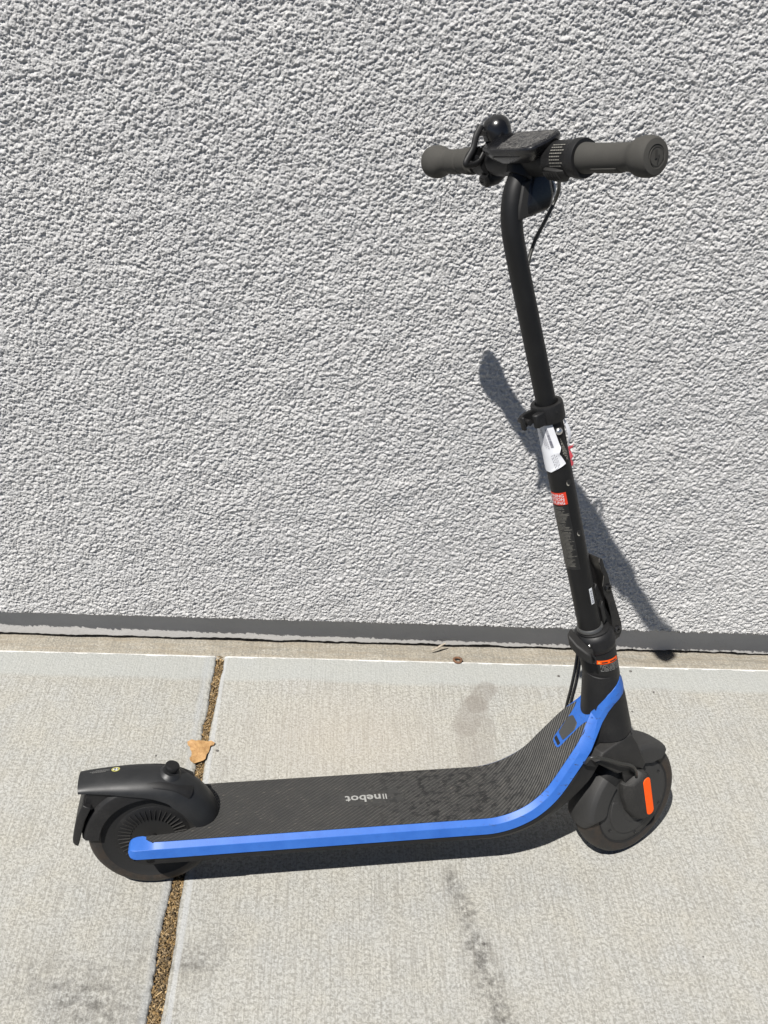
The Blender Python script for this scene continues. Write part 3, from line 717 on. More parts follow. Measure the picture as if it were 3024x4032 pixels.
# round emblem and small print on the fender
def on_fender(a, b):                     # a: x, b: y -> point on fender skin
    i = int(np.abs(top[:, 0] - a).argmin()); j = int(np.abs(Pg[i][:, 1] - b).argmin()); 
    row = Pg[i]; y = row[:, 1]; z = np.interp(b, y, row[:, 2]); i2 = min(i + 1, len(top) - 1) if a > top[i, 0] else max(i - 1, 0)
    z2 = np.interp(b, Pg[i2][:, 1], Pg[i2][:, 2]); d = top[i2, 0] - top[i, 0]
    return np.array([a, b, z + (z2 - z) * ((a - top[i, 0]) / d if abs(d) > 1e-6 else 0) + .0005])
def disc_on(f, ca, cb, r0, r1, n=24, a0=0, a1=360):
    V = []; F = []
    aa = np.linspace(rad(a0), rad(a1), n + 1)
    for a in aa: V += [f(ca + r0 * math.cos(a), cb + r0 * math.sin(a)), f(ca + r1 * math.cos(a), cb + r1 * math.sin(a))]
    F = [(2 * i, 2 * i + 1, 2 * i + 3, 2 * i + 2) for i in range(n)]; return V, F
em = MB(); em.add(*disc_on(on_fender, -.0470, .009, .0036, .0058)); emb = em.build('emblem', 'yellow', fender, smooth=False)
em = MB()
for q in (30, 150, 270): em.add(*disc_on(on_fender, -.0470, .009, .0004, .0036, 6, q, q + 62))
em.build('emblem_print', 'label_white', emb, smooth=False)
def dashes(f, a0, a1, b, h, r_, gap=.0006):
    V = []; F = []; a = a0
    while a < a1:
        l = r_.uniform(.0012, .0038); e = min(a + l, a1); o = len(V)
        n = max(2, int((e - a) / .0008) + 1)
        for q in np.linspace(a, e, n): V += [f(q, b), f(q, b + h)]
        F += [(o + 2 * i, o + 2 * i + 1, o + 2 * i + 3, o + 2 * i + 2) for i in range(n - 1)]
        a = e + gap
    return V, F
tx = MB(); r_ = np.random.default_rng(8)
for b, a0, a1 in ((.0080, -.082, -.055), (.0056, -.079, -.060), (.0104, -.074, -.056)): tx.add(*dashes(on_fender, a0, a1, b, .0008, r_))
M['dim_ink'] = plastic('dim_print', (.17, .17, .165), .7, .3, (.05, .05, .05), 0)
tx.build('fine_print', 'dim_ink', fender, smooth=False)

# --- fork, fenders of the steered wheel
c_ = A0 + FD * .0024
ff = MB(); ff.add(*arc_channel(c_, FD, AXV, LD, .0985, 30, 76, .0290, .022, taper0=.60, skirt_fn=lambda f: .012 + .016 * min(1, f * 2.2)))
ff.build('mudguard', 'disc', S_, angle=50, bevel=.001)
ff = MB(); ff.add(*arc_channel(c_, FD, AXV, LD, .0962, 120, 175, .0282, .027, taper1=.60, skirt_fn=lambda f: .030 - .012 * max(0, f - .75) / .25))
ff.build('mudguard', 'disc', S_, angle=50, bevel=.0012)
ff = MB(); ff.add(*arc_channel(c_, FD, AXV, LD, .0945, 60, 121, .0235, .030)); ff.build('fork_gap_shade', 'gap_shade', S_, angle=50)  # near-black channel stands in for shade in the gaps around the fork
crown = [(-.0300, .1415), (.0100, .1395), (.0190, .1120), (.0275, .0680), (.0200, .0600), (.0050, .0765), (-.0085, .0765), (-.0294, .0870), (-.0440, .1075), (-.0610, .1300), (-.0480, .1415)]
cm = MB(); rings = []
for w_, sc_ in ((-.0365, .90), (-.0350, .97), (-.0310, 1.0), (.0310, 1.0), (.0350, .97), (.0365, .90)):
    cx, cy = -.012, .112; rings.append([Tp(cx + (a - cx) * sc_, w_, cy + (b - cy) * sc_) for a, b in crown])
cm.add(*loft(rings)); cm.build('fork_crown', 'dusty', S_, angle=40, bevel=.003, seg=3)
cm = MB(); cm.add(*lathe([(.026, .128), (.026, .158)], A0 + FD * -.004, FD, LD, AXV, 40)); cm.build('shaded_gap_collar', 'gap_shade', S_)  # near-black cylinder paints the shaded gap between neck and crown
for sg in (-1, 1):
    lg = MB(); lg.add(*prism([(-.018, .088), (.018, .088), (.019, .040), (.010, -.012), (-.006, -.012), (-.014, .04)], sg * .0265, sg * .0320, lambda a, b, h: Tp(a, h, b))); lg.build('fork_leg', 'dsteel', S_, bevel=.001)
    ac = MB(); rr = []
    base = [(-.0195, .0560), (.0015, .0575), (.0110, .0640), (.0200, .0610), (.0262, .0500), (.0265, .0100), (.0215, -.0230), (.0120, -.0310), (-.0020, -.0280), (-.0130, -.0150), (-.0210, .0060), (-.0235, .0350)]
    cx, cy = .0085, .016
    for w_, sx_, sy_ in ((.0255, 1.04, 1.02), (.0330, 1.0, 1.0), (.0385, .86, .94), (.0415, .70, .86), (.0425, .62, .80)):
        rr.append([Tp(cx + .004 * (1 - sx_) / .38 + (a - cx) * sx_, sg * w_, cy + (b - cy) * sy_) for a, b in base])
    ac.add(*loft(rr)); aco = ac.build('axle_cover', 'dusty', S_, angle=32, bevel=.0012)
    rf_ = MB(); pts = []
    for a, b in rrect(.0138, .0700, .0064, 6): pts.append((a + .0145 + (-b + .0) * -.05, b + .0145))
    rf_.add(*prism(pts, sg * .0410, sg * .0436, lambda a, b, h: Tp(a, h, b))); rf_.build('reflector', 'orange', aco, bevel=.0007)
# motor lead looping from frame to axle cover
mc = MB(); mc.add(*tube(smooth_path([Tp(-.0660, -.012, .128), Tp(-.0760, -.028, .1380), Tp(-.0745, -.0400, .1540), Tp(-.0637, -.0450, .1500), Tp(-.0472, -.0465, .1350), Tp(-.0307, -.0475, .1175), Tp(-.0105, -.0470, .0975), Tp(-.0020, -.0440, .0800), Tp(.003, -.037, .0600)], 8), .0023, 12)); mc.build('motor_lead', 'cable', S_)

# --- head cover, hinge, latch, lever
of = .0045
hc = MB(); hc.add(*lathe([(.0255, .2335), (.0259, .2350), (.0262, .262), (.0268, .284), (.0262, .2885), (.020, .290)], A0 + FD * of, FD, LD, AXV, 56)); headc = hc.build('head_cover', 'black', S_, angle=35)
hg = MB(); hg.add(*lathe([(.0235, .2860), (.0275, .2895), (.0290, .2975), (.0280, .3000), (.0282, .3085), (.0270, .3130), (.0232, .3165), (.0232, .3190), (.0200, .3205), (.0170, .3210)], A0 + FD * of, FD, LD, AXV, 56)); hinge = hg.build('hinge', 'black', S_, angle=40)
hg = MB(); hg.add(*lathe([(.0160, .3195), (.0186, .3215), (.0186, .3245), (.0172, .3265), (.0160, .3268)], A0, FD, LD, AXV, 48)); hg.build('ring', 'worn', hinge)
hg = MB(); hg.add(*prism([(.0125, .300), (.0330, .296), (.0345, .318), (.0270, .345), (.0235, .372), (.0190, .388), (.0125, .380)], -.0085, .0085, lambda a, b, h: Tp(a, h, b))); hg.build('hinge_bracket', 'black', hinge, bevel=.0018)
hg = MB(); hg.add(*prism([(.0140, .352), (.0200, .360), (.0215, .330), (.0150, .322)], -.0130, .0130, lambda a, b, h: Tp(a, h, b))); hg.build('hinge_hook', 'dsteel', hinge, bevel=.001)
la = MB(); rr = []
for f_, hh, dd in ((0, .0078, .0055), (.04, .0100, .0075), (.12, .0112, .0082), (.5, .0108, .0080), (.85, .0098, .0074), (.97, .0084, .0066), (1.0, .0066, .0050)):
    c0 = np.array((-.0285, .0125, .3165)) * (1 - f_) + np.array((-.0225, -.0235, .2925)) * f_; c0[0] -= .0035 * math.sin(f_ * math.pi)
    rr.append([T([c0 + np.array((-dd * .9 * sx_, -dd * .5 * sx_, hh * sy_))])[0] for sx_, sy_ in ((1, .75), (.7, 1), (-1, 1), (-1, -1), (.7, -1), (1, -.75))])
la.add(*loft(rr)); la.build('latch', 'dusty', hinge, angle=35, bevel=.0022, seg=3)
la = MB(); la.add(*lathe([(.0085, .0), (.0085, .0035), (.0070, .0048), (.0040, .0048), (.0036, .0034), (.001, .0034)], Tp(-.0235, -.0225, .2935), AXV, LD, -(FD * .55 + LD * .83), 28)); la.build('latch_pivot', 'dsteel', hinge)
la = MB(); la.add(*lathe([(.0016, 0), (.0016, .003), (.0010, .0036), (.0003, .0037)], Tp(-.0205, -.0175, .3080), LD, FD, AXV, 16)); la.build('rivet', 'steel', hinge)
lev_poly = [(.0255, .2880), (.0370, .2880), (.0435, .2960), (.0450, .3090), (.0415, .3380), (.0385, .3650), (.0365, .3960), (.0330, .4100), (.0315, .4240), (.0270, .4260), (.0255, .4200), (.0270, .4060), (.0290, .3960), (.0240, .3820), (.0235, .3700), (.0275, .3560), (.0290, .3300), (.0270, .3050)]
lv = MB()
for sg in (-1, 1): lv.add(*prism(lev_poly, sg * .0120, sg * .0142, lambda a, b, h: Tp(a, h, b)))
lever = lv.build('fold_lever', 'dsteel', S_, bevel=.0008)
web = MB(); V = []; F = []
outer = lev_poly[2:9]; rr = [[Tp(a, -.0121, b), Tp(a, .0121, b), Tp(a - .002, .0121, b), Tp(a - .002, -.0121, b)] for a, b in outer]
web.add(*loft(rr)); web.build('lever_web', 'dsteel', lever, bevel=.0005)
ed = MB(); ed.add(*tube(smooth_path([Tp(a, -.0131, b) for a, b in ((.0270, .4258), (.0262, .4205), (.0276, .4062), (.0292, .3962), (.0245, .3825))], 5), .0007, 6)); ed.build('worn_edge', 'edge', lever)
for a, b, r0 in ((.0320, .3760, .0056), (.0350, .3030, .0056)):
    sc_ = MB(); sc_.add(*lathe([(r0, 0), (r0, .0020), (r0 - .001, .0030), (.0024, .0031), (.0020, .0012), (.0003, .0012)], Tp(a, -.0140, b), FD, AXV, -LD, 20)); sc_.build('screw', 'gloss', lever)
sc_ = MB(); sc_.add(*prism(rrect(.0058, .0150, .0028, 5, .0345, .3440), -.0141, -.0146, lambda a, b, h: Tp(a, h, b))); sc_.build('slot', 'gap_shade', lever)

# --- stem
TR = .0162
lt = MB(); lt.add(*lathe([(TR, .318), (TR, .660)], A0, FD, LD, AXV, 48)); lower = lt.build('lower_tube', 'stem', S_)
up_path = smooth_path([Tp(0, 0, .645), Tp(-.0010, 0, .75), Tp(-.0018, 0, .820), Tp(-.0018, 0, .860), Tp(-.0008, 0, .885), Tp(.0035, 0, .907), Tp(.0120, 0, .9255), Tp(.0250, 0, .9410), Tp(.0384, 0, .9543)], 8)
ut = MB(); ut.add(*tube(up_path, .0126, 40)); ut.build('upper_tube', 'stem', S_)
cl = MB(); cl.add(*lathe([(.0166, .6455), (.0198, .6460), (.0205, .6480), (.0205, .6665), (.0198, .6690), (.0150, .6695), (.0135, .6640)], A0, FD, LD, AXV, 48)); clamp = cl.build('clamp_collar', 'black', S_, angle=35)
cl = MB()
cl.add(*prism([(-.0180, .006), (-.0300, .0075), (-.0390, .0050), (-.0425, .0005), (-.0420, -.0050), (-.0385, -.0062), (-.0385, -.0030), (-.0350, .0010), (-.0290, .0025), (-.0180, .0010)], .6480, .6660, lambda a, b, h: Tp(a, b + .003, h)))
cl.build('quick_release', 'black', clamp, bevel=.0014)
cl = MB(); cl.add(*prism([(-.0170, -.0035), (-.0290, -.0045), (-.0315, -.0085), (-.0280, -.0130), (-.0150, -.0140)], .6475, .6655, lambda a, b, h: Tp(a, b, h))); cl.build('clamp_lug', 'black', clamp, bevel=.0018)
cl = MB(); cl.add(*lathe([(.0038, 0), (.0038, .020), (.0030, .021), (.0005, .021)], Tp(-.0345, -.0060, .657), AXV, FD, LD, 16)); cl.build('clamp_bolt', 'dsteel', clamp)
cl = MB(); cl.add(*lathe([(.0013, 0), (.0013, .0006), (.0001, .0006)], Tp(0.0205 * math.cos(rad(-97)), .0204 * math.sin(rad(-97)), .6600), AXV, FD, FD * math.cos(rad(-97)) + LD * math.sin(rad(-97)), 12)); cl.build('set_screw', 'gap_shade', clamp)
def cyl(r, off=0.0): return lambda a, s: Tp(off + r * math.cos(rad(a)), r * math.sin(rad(a)), s)     # (angle deg, s) on the stem
def cyl_patch(a0, a1, s0, s1, r, n=20, slant=0.0, off=0.0, th=.0003):
    P = []; N_ = []; f = cyl(r, off)
    for a in np.linspace(a0, a1, n):
        sh = slant * (a - a0) / (a1 - a0); P.append([f(a, s0 + sh), f(a, s1 + sh)]); e = FD * math.cos(rad(a)) + LD * math.sin(rad(a)); N_.append([e, e])
    return slab_grid(np.array(P), np.array(N_), th)
def pin(s, a, r, prof_, mat, name):
    e = FD * math.cos(rad(a)) + LD * math.sin(rad(a)); c0 = A0 + AXV * s + e * (TR - .0003); b_ = MB(); b_.add(*lathe(prof_, c0, AXV, np.cross(AXV, e), e, 24)); return b_.build(name, mat, lower)
pin(.6330, -96, 0, [(.0049, -.002), (.0049, .0010), (.0040, .0026), (.0022, .0035), (.0004, .0037)], 'steel', 'locking_pin')
for s_, a_ in ((.5591, -95), (.4826, -90)):
    pin(s_, a_, 0, [(.0046, -.001), (.0046, .00055), (.0040, .0006), (.0001, .00062)], 'gap_shade', 'pin_hole')  # flat black disc in place of the shade inside each hole
    e = FD * math.cos(rad(a_)) + LD * math.sin(rad(a_)); c0 = A0 + AXV * s_ + e * (TR + .0005); b_ = MB(); uu, vv = AXV, np.cross(AXV, e)
    V = []; 
    for t in np.linspace(rad(195), rad(300), 12): V += [c0 + uu * .0041 * math.cos(t) + vv * .0041 * math.sin(t), c0 + uu * (.0041 * math.cos(t) + .0012) + vv * (.0041 * math.sin(t) + .0010)]
    b_.add(V, [(2 * i, 2 * i + 1, 2 * i + 3, 2 * i + 2) for i in range(11)]); b_.build('hole_glint', 'white_ink_and_glint', lower, smooth=False)  # pale crescent painted as the lit edge of the hole
# warning label: red head, black body of small print
wl_ = MB(); wl_.add(*cyl_patch(140, 241, .4290, .5285, TR + .0004)); lab = wl_.build('warning_label', 'label_black', lower)
wl_ = MB(); wl_.add(*cyl_patch(160, 241, .5292, .5470, TR + .0006, slant=.0012)); wl_.build('label_head', 'red', lab)
def cyl_text(s, size, a_right, s_base, r, mat, name, parent, bold=.0):
    V, F = text_mesh(s, size, bold); f = cyl(r); wd = V[:, 0].max(); b_ = MB()
    b_.add([f(a_right - math.degrees((wd - q[0]) / r), s_base + q[1]) for q in V], F); return b_.build(name, mat, parent, smooth=False)
for txt, sb in (('WARNING', .5416), ('ATTENTION', .5363), ('WARNUNG', .5311)): cyl_text(txt, .0062, 229, sb, TR + .0009, 'label_white', 'label_lettering', lab, .00008)
lines = MB(); r_ = np.random.default_rng(5); s = .5255
while s > .4315:
    a1 = float(np.clip(r_.normal(222, 9), 196, 237)); f = cyl(TR + .0007); a = 142
    aa = np.linspace(142, a1, 26); h = .00075
    V = [];
    for q in aa: V += [f(q, s), f(q, s + h)]
    lines.add(V, [(2 * i, 2 * i + 1, 2 * i + 3, 2 * i + 2) for i in range(25) if r_.random() < .93])
    s -= .0021 if r_.random() < .9 else .0034
M['pale_ink'] = plastic('faded_print', (.135, .13, .115), .7, .4, (.03, .03, .03), 0)
lines.build('fine_print', 'pale_ink', lab, smooth=False)
bs = MB(); bs.add(*cyl_patch(-105, -80, .3672, .3945, TR + .0004, 10)); bar = bs.build('serial_sticker', 'label_black', lower)
bs = MB(); bs.add(*cyl_patch(-98, -81, .3685, .3938, TR + .0007, 10)); bs.build('sticker_face', 'label_white', bar)
bs = MB(); r_ = np.random.default_rng(9); s = .3705; f = cyl(TR + .0009)
while s < .392:
    h = r_.uniform(.0006, .0022); bs.add([f(-95, s), f(-85, s), f(-85, s + h), f(-95, s + h)], [(0, 1, 2, 3)]); s += h + r_.uniform(.0005, .0016)
bs.build('barcode', 'ink', bar, smooth=False)
sp = MB(); r_ = np.random.default_rng(3); f = cyl(TR + .0004)
for a in np.arange(-97, -76, 3.4):
    s = .6225 - .0009 * (a + 97)
    while s > .6020 - .0006 * (a + 97):
        l = r_.uniform(.001, .0042); sp.add([f(a, s), f(a + 1.9, s), f(a + 1.9, s - l), f(a, s - l)], [(0, 1, 2, 3)]); s -= l + .0011
sp.build('fine_print', 'white_ink_and_glint', lower, smooth=False)
# orange label on the head cover
ol = MB(); ol.add(*cyl_patch(-136, -60, .2742, .2802, .0270, slant=-.0085, off=of)); olab = ol.build('caution_label', 'orange', headc)
ot = MB(); f = cyl(.0274, of)
for a0, a1 in ((-122, -103), (-95, -70)):
    V = []
    for a in np.linspace(a0, a1, 8): sh = -.0085 * (a + 136) / 76; V += [f(a, .2760 + sh), f(a, .2781 + sh)]
    ot.add(V, [(2 * i, 2 * i + 1, 2 * i + 3, 2 * i + 2) for i in range(7)])
ot.build('label_lettering', 'label_black', olab, smooth=False)
ot = MB(); ot.add([f(-132, .2755 - .0005), f(-125.5, .2755 - .0011), f(-128.6, .2795 - .0009)], [(0, 1, 2)]); ot.build('label_symbol', 'yellow', olab, smooth=False)
ot = MB(); r_ = np.random.default_rng(6)
for i in range(6):
    s0 = .2722 - i * .0021; V = []; aa = np.linspace(-128, -56 - r_.uniform(0, 8), 30)
    for a in aa: sh = -.0085 * (a + 136) / 76; V += [f(a, s0 + sh), f(a, s0 + .0009 + sh)]
    ot.add(V, [(2 * j, 2 * j + 1, 2 * j + 3, 2 * j + 2) for j in range(29) if r_.random() < .85])
M['dim_ink'] = plastic('dim_print', (.17, .17, .165), .7, .3, (.05, .05, .05), 0)
ot.build('fine_print', 'dim_ink', olab, smooth=False)

# --- handlebar
BO, BH = .0384, .9543
Bc = Tp(BO, 0, BH)
def bar_lathe(prof_, name, mat, parent=None, n=44, angle=38): b_ = MB(); b_.add(*lathe(prof_, Bc, FD, AXV, LD, n)); return b_.build(name, mat, parent if parent else S_, angle=angle)
hb = bar_lathe([(.0105, -.180), (.0105, .180)], 'handlebar', 'stem')
def grip(sg, start, cut_=0.0):
    pr_ = [(.0140, start), (.0162, start + .002), (.0158, start + .010), (.0145, start + .022), (.0142, .158), (.0148, .1645), (.0168, .1695), (.0189, .1735), (.0200, .1790), (.0200, .1860), (.0191, .1912), (.0172, .1940), (.0115, .1950), (.0108, .1943), (.0092, .1943), (.0088, .1950), (.0010, .1952)]
    pr_ = [(r, h - (cut_ if h > .14 else 0)) for r, h in pr_]
    go = bar_lathe([(r, sg * h) for r, h in pr_], 'grip', 'grip')
    # raised palm pad
    P = []; N_ = []
    for a in np.linspace(-150, -30, 16) if sg < 0 else np.linspace(110, 250, 16):
        row = []; nr = []
        for h in np.linspace(start + .022, .151 - cut_, 12):
            e = FD * math.cos(rad(a)) + AXV * math.sin(rad(a)); edge = min(1, (h - start - .022) / .012) * min(1, (.151 - cut_ - h) / .006)
            row.append(Bc + e * (.0147 + .0008 * (edge > .1)) + LD * sg * h); nr.append(e)
        P.append(row); N_.append(nr)
    pd = MB(); pd.add(*slab_grid(np.array(P), np.array(N_), .002)); pd.build('grip_pad', 'grip', go, angle=50, bevel=.0006)
    # embossed mark on the end cap, drawn darker for its relief shade
    e0 = Bc + LD * sg * (.1955 - cut_); uu, vv = FD, AXV
    mk = MB(); mk.add(*disc_on(lambda a, b: e0 + uu * a + vv * b, 0, 0, .0088, .0096, 32))
    mk.add(*prism([(-.0015, .0065), (.0015, .0065), (.0002, .0010), (.0036, .0010), (-.0016, -.0068), (-.0005, -.0014), (-.0036, -.0014)], 0, .0004, lambda a, b, h: e0 + uu * a + vv * b + LD * sg * h))
    mk.build('end_mark', 'mark_shade', go, smooth=False)
grip(1, .100, .006); grip(-1, .090)
# centre housing under the display
bar_lathe([(.0125, .058), (.0165, .056), (.0178, .050), (.0180, .030), (.0186, .010), (.0186, -.018), (.0180, -.040), (.0150, -.046)], 'bar_housing', 'black')
st_ = MB(); st_.add(*tube([Tp(.0225, 0, .9385), Tp(.0275, 0, .9440), Tp(.0345, 0, .9520)], [.0160, .0172, .0180], 36)); st_.build('stem_socket', 'black', S_)
# display pod (tilted towards the rider)
def dpt(a, b, h):                         # a: forward, b: left, h: up; plane tilted back
    t = rad(8); return Tp(.0285 + a * math.cos(t) - h * math.sin(t), b - .008, .9755 + a * math.sin(t) + h * math.cos(t))
out_ = rounded([(-.0265, .0260), (-.0180, .0520), (.0120, .0560), (.0230, .0470), (.0250, -.0300), (.0220, -.0440), (.0000, -.0470), (-.0220, -.0400), (-.0270, -.0250)], .007, 5)
rr = []
for sc_, h in ((.72, -.0150), (.86, -.0100), (.97, -.0040), (1.0, 0), (.985, .0022), (.95, .0034)): rr.append([dpt(a * sc_, b * sc_, h) for a, b in out_])
dm = MB(); dm.add(*loft(rr)); disp = dm.build('display_pod', 'gloss', S_, angle=35)
M['film'] = None
def film_material():
    m, nt, b = material('peeling_film'); k = NT(nt)
    oc = k.n('ShaderNodeTexCoord').outputs['Object']
    n1 = k.noise(oc, 240, 5, .75, 1.5)
    f = k.ramp(n1, .48, .56)
    nt.links.new(k.mix(f, (.008, .008, .009), (.095, .092, .086)), b.inputs['Base Color'])
    nt.links.new(k.ramp(n1, .4, .6, .18, .65), b.inputs['Roughness'])
    nt.links.new(k.bump(n1, .0012, .9), b.inputs['Normal']); return m
M['film'] = film_material()
dm = MB(); fp = rounded([(-.0225, .0180), (.0200, .0290), (.0215, -.0280), (.0190, -.0400), (.0000, -.0430), (-.0195, -.0360), (-.0235, -.0200)], .004, 4)
dm.add(*prism(fp, .0030, .0038, dpt)); dm.build('display_film', 'film', disp)
dm = MB(); dm.add(*prism(rrect(.0013, .046, .0006, 2, -.0258, 0), -.0052, -.0044, dpt)); dm.build('pod_seam', 'gap_shade', disp)
# throttle pod on the right
bar_lathe([(.0175, -.0430), (.0192, -.0460), (.0194, -.0800), (.0202, -.0820), (.0208, -.0850), (.0208, -.0930), (.0200, -.0950), (.0170, -.0950)], 'throttle_pod', 'black', angle=32)
tpod = bpy.data.objects['throttle_pod']
th_ = MB(); rr = []
for b, r0, a0, a1 in ((-.0480, .0190, 196, 246), (-.0520, .0235, 190, 250), (-.0620, .0245, 192, 250), (-.0720, .0238, 196, 248), (-.0780, .0200, 202, 240)):
    q = [];
    for a in np.linspace(a0, a1, 8): q.append(Bc + LD * b + (FD * math.cos(rad(a)) + AXV * math.sin(rad(a))) * r0)
    for a in np.linspace(a1, a0, 8): q.append(Bc + LD * b + (FD * math.cos(rad(a)) + AXV * math.sin(rad(a))) * .0165)
    rr.append(q)
th_.add(*loft(rr)); tho = th_.build('thumb_throttle', 'dusty', tpod, angle=40, bevel=.001)
rb = MB()
for i in range(6):
    b = -.0515 - i * .0038; q = []
    V = []
    for a in np.linspace(196, 226, 8): e = FD * math.cos(rad(a)) + AXV * math.sin(rad(a)); V += [Bc + LD * b + e * .0238, Bc + LD * (b - .0016) + e * .0238, Bc + LD * (b - .0008) + e * .0254]
    F = []
    for j in range(7): o = 3 * j; F += [(o, o + 2, o + 5, o + 3), (o + 2, o + 1, o + 4, o + 5)]
    rb.add(V, F)
rb.build('thumb_ribs', 'dusty', tho)
tl = MB(); r_ = np.random.default_rng(12)
for i in range(8):
    a = 118 + i * 9.5; V = []; F = []; b = -.0600
    bb = -.0600
    while bb > -.0790 + r_.uniform(0, .004):
        l = r_.uniform(.0014, .004); f = lambda a_, b_: Bc + LD * b_ + (FD * math.cos(rad(a_)) + AXV * math.sin(rad(a_))) * .0201
        tl.add([f(a, bb), f(a, bb - l), f(a + 3.4, bb - l), f(a + 3.4, bb)], [(0, 1, 2, 3)]); bb -= l + .0006
tl.build('fine_print', 'pale_ink', tpod, smooth=False)
tl = MB(); f2 = lambda a_, b_: Bc + LD * b_ + (FD * math.cos(rad(a_)) + AXV * math.sin(rad(a_))) * .0207
for b in (-.0795, -.0815): tl.add([f2(238, b), f2(238, b - .0008), f2(262, b - .0008), f2(262, b)], [(0, 1, 2, 3)])
tl.build('mark', 'white_ink_and_glint', tpod, smooth=False)
# headlight under the bar
hl = MB(); rr = []
for h, f0, f1, hw in ((.9460, .030, .058, .0165), (.9300, .020, .0595, .0178), (.9120, .0120, .0600, .0178), (.9010, .0100, .0560, .0165), (.8965, .0110, .0490, .0145)):
    rr.append([Tp(f0, -hw * .8, h), Tp(f0 + .006, -hw, h), Tp(f1 - .008, -hw, h - .001), Tp(f1, -hw * .6, h - .001), Tp(f1, hw * .6, h - .001), Tp(f1 - .008, hw, h - .001), Tp(f0 + .006, hw, h), Tp(f0, hw * .8, h)])
hl.add(*loft(rr)); hlo = hl.build('headlight', 'gloss', S_, angle=40, bevel=.0025, seg=3)
hl = MB(); hl.add(*lathe([(.0140, 0), (.0140, .002), (.010, .0034), (.001, .0040)], Tp(.0592, 0, .9170), AXV, LD, FD, 32)); hl.build('lens', 'label_white', hlo)
hl = MB(); rr = []
for h, f0, hw in ((.936, .016, .0150), (.912, .004, .0150), (.897, .000, .0140)): rr.append([Tp(f0, -hw, h), Tp(f0 + .022, -hw - .002, h), Tp(f0 + .022, hw + .002, h), Tp(f0, hw, h)])
hl.add(*loft(rr)); hl.build('headlight_bracket', 'dusty', hlo, bevel=.002)
# bell with clamp and thumb lever
bl = MB(); b0 = Tp(.050, .060, .9740)
bl.add(*lathe([(.0040, -.012), (.0045, .001), (.0145, .002), (.0165, .0030), (.0170, .0060), (.0168, .0140), (.0156, .0195), (.0130, .0240), (.0090, .0272), (.0045, .0288), (.0020, .0291), (.0018, .0300), (.0003, .0301)], b0, FD, LD, AXV * .97 + FD * .05, 40)); bl.build('bell', 'gloss', S_, angle=50)
bar_lathe([(.0120, .066), (.0165, .0665), (.0168, .084), (.0120, .0845)], 'lever_clamp', 'black')
lc = bpy.data.objects['lever_clamp']
cp = MB(); cp.add(*tube([Tp(.0280, .0690, .9400), Tp(.0300, .0690, .9340), Tp(.0420, .0690, .9335), Tp(.0520, .0690, .9370)], [.0070, .0078, .0078, .007], 18, flat=1.15)); cp.build('clamp_foot', 'black', lc)
cp = MB(); cp.add(*lathe([(.0062, 0), (.0062, .0030), (.0050, .0036), (.0030, .0036), (.0028, .0015), (.0003, .0015)], Tp(.0255, .0690, .9355), LD, AXV, -FD, 20)); cp.build('clamp_bolt', 'dsteel', lc)
# curved brake blade: an open loop frame seen nearly end on
lp = [(.0344, .066, .9952), (.0247, .066, .9865), (.0165, .066, .9742), (.0030, .066, .9630), (.0050, .066, .9588), (.0155, .066, .9570), (.0251, .066, .9604), (.0384, .066, .9733), (.0465, .066, .9865), (.0448, .066, .9924)]
loop_path = smooth_path([Tp(*q) for q in lp], 6)
bb = MB(); bb.add(*tube(loop_path, .0024, 10, flat=1.6)); blo = bb.build('brake_lever', 'black', S_, angle=50)
pl = [Tp(*q) for q in lp]; P = loop_path
wb = MB(); wv = []
for q0, q1 in ((pl[2], pl[7]), (pl[2] * .5 + pl[3] * .5, pl[6]), (pl[3], pl[6] * .6 + pl[5] * .4)): wv.append([q0 + FD * .004, q1 + FD * .004])
wb.add(*slab_grid(np.array(wv), np.tile(-FD, (3, 2, 1)), .002)); wb.build('lever_web', 'black', blo)
pv = MB(); pv.add(*lathe([(.0030, -.0085), (.0030, .0085)], (pl[1] + pl[8]) / 2, FD, AXV, LD, 14)); pv.build('pivot_pin', 'dsteel', blo)
for dd in (-.003, .003):
    pv = MB(); pv.add(*lathe([(.0012, 0), (.0012, .0012), (.0005, .0018)], (pl[2] + pl[7]) / 2 - FD * .001 + LD * dd, LD, AXV, -FD, 10)); pv.build('rivet', 'steel', blo)
ar = MB(); ar.add(*tube([(pl[3] + pl[6]) / 2 + FD * .003, Tp(.0200, .0720, .9620), Tp(.0300, .0745, .9560)], [.0045, .0070, .009], 16)); ar.build('lever_arm', 'black', blo)
# cables
cbm = MB(); cbm.add(*tube(smooth_path([Tp(.0450, -.030, .9500), Tp(.0641, -.010, .9367), Tp(.0783, 0, .9213), Tp(.0889, .015, .9047), Tp(.0871, .025, .8897), Tp(.0634, .020, .8741), Tp(.0359, .010, .8604), Tp(.0150, .001, .8450), Tp(.0080, 0, .8330)], 8), .0023, 10)); cbm.build('throttle_cable', 'cable', S_)
for off, pts in ((0, [(.6100, .018, .372), (.6141, .030, .337), (.6203, .045, .2989), (.6248, .060, .2542), (.6271, .072, .2168), (.6270, .076, .190), (.618, .062, .165)]), (1, [(.6130, .014, .372), (.6170, .025, .3367), (.6236, .040, .3021), (.6282, .053, .2643), (.6307, .066, .2237), (.632, .070, .195), (.624, .056, .170)])):
    cbm = MB(); cbm.add(*tube(smooth_path(pts, 8), .0025, 12)); cbm.build('frame_cable', 'cable', S_)
# kickstand folded out on the far side
ks = MB(); ks.add(*tube([(.235, .030, .080), (.228, .060, .072), (.215, .100, .034), (.210, .118, .0205)], [.0075, .0065, .006, .0062], 14)); kso = ks.build('kickstand', 'dsteel', S_)
ks = MB(); ks.add(*tube([(.211, .114, .0235), (.208, .1215, .0205)], [.0062, .0055], 12)); ks.build('foot', 'black', kso)

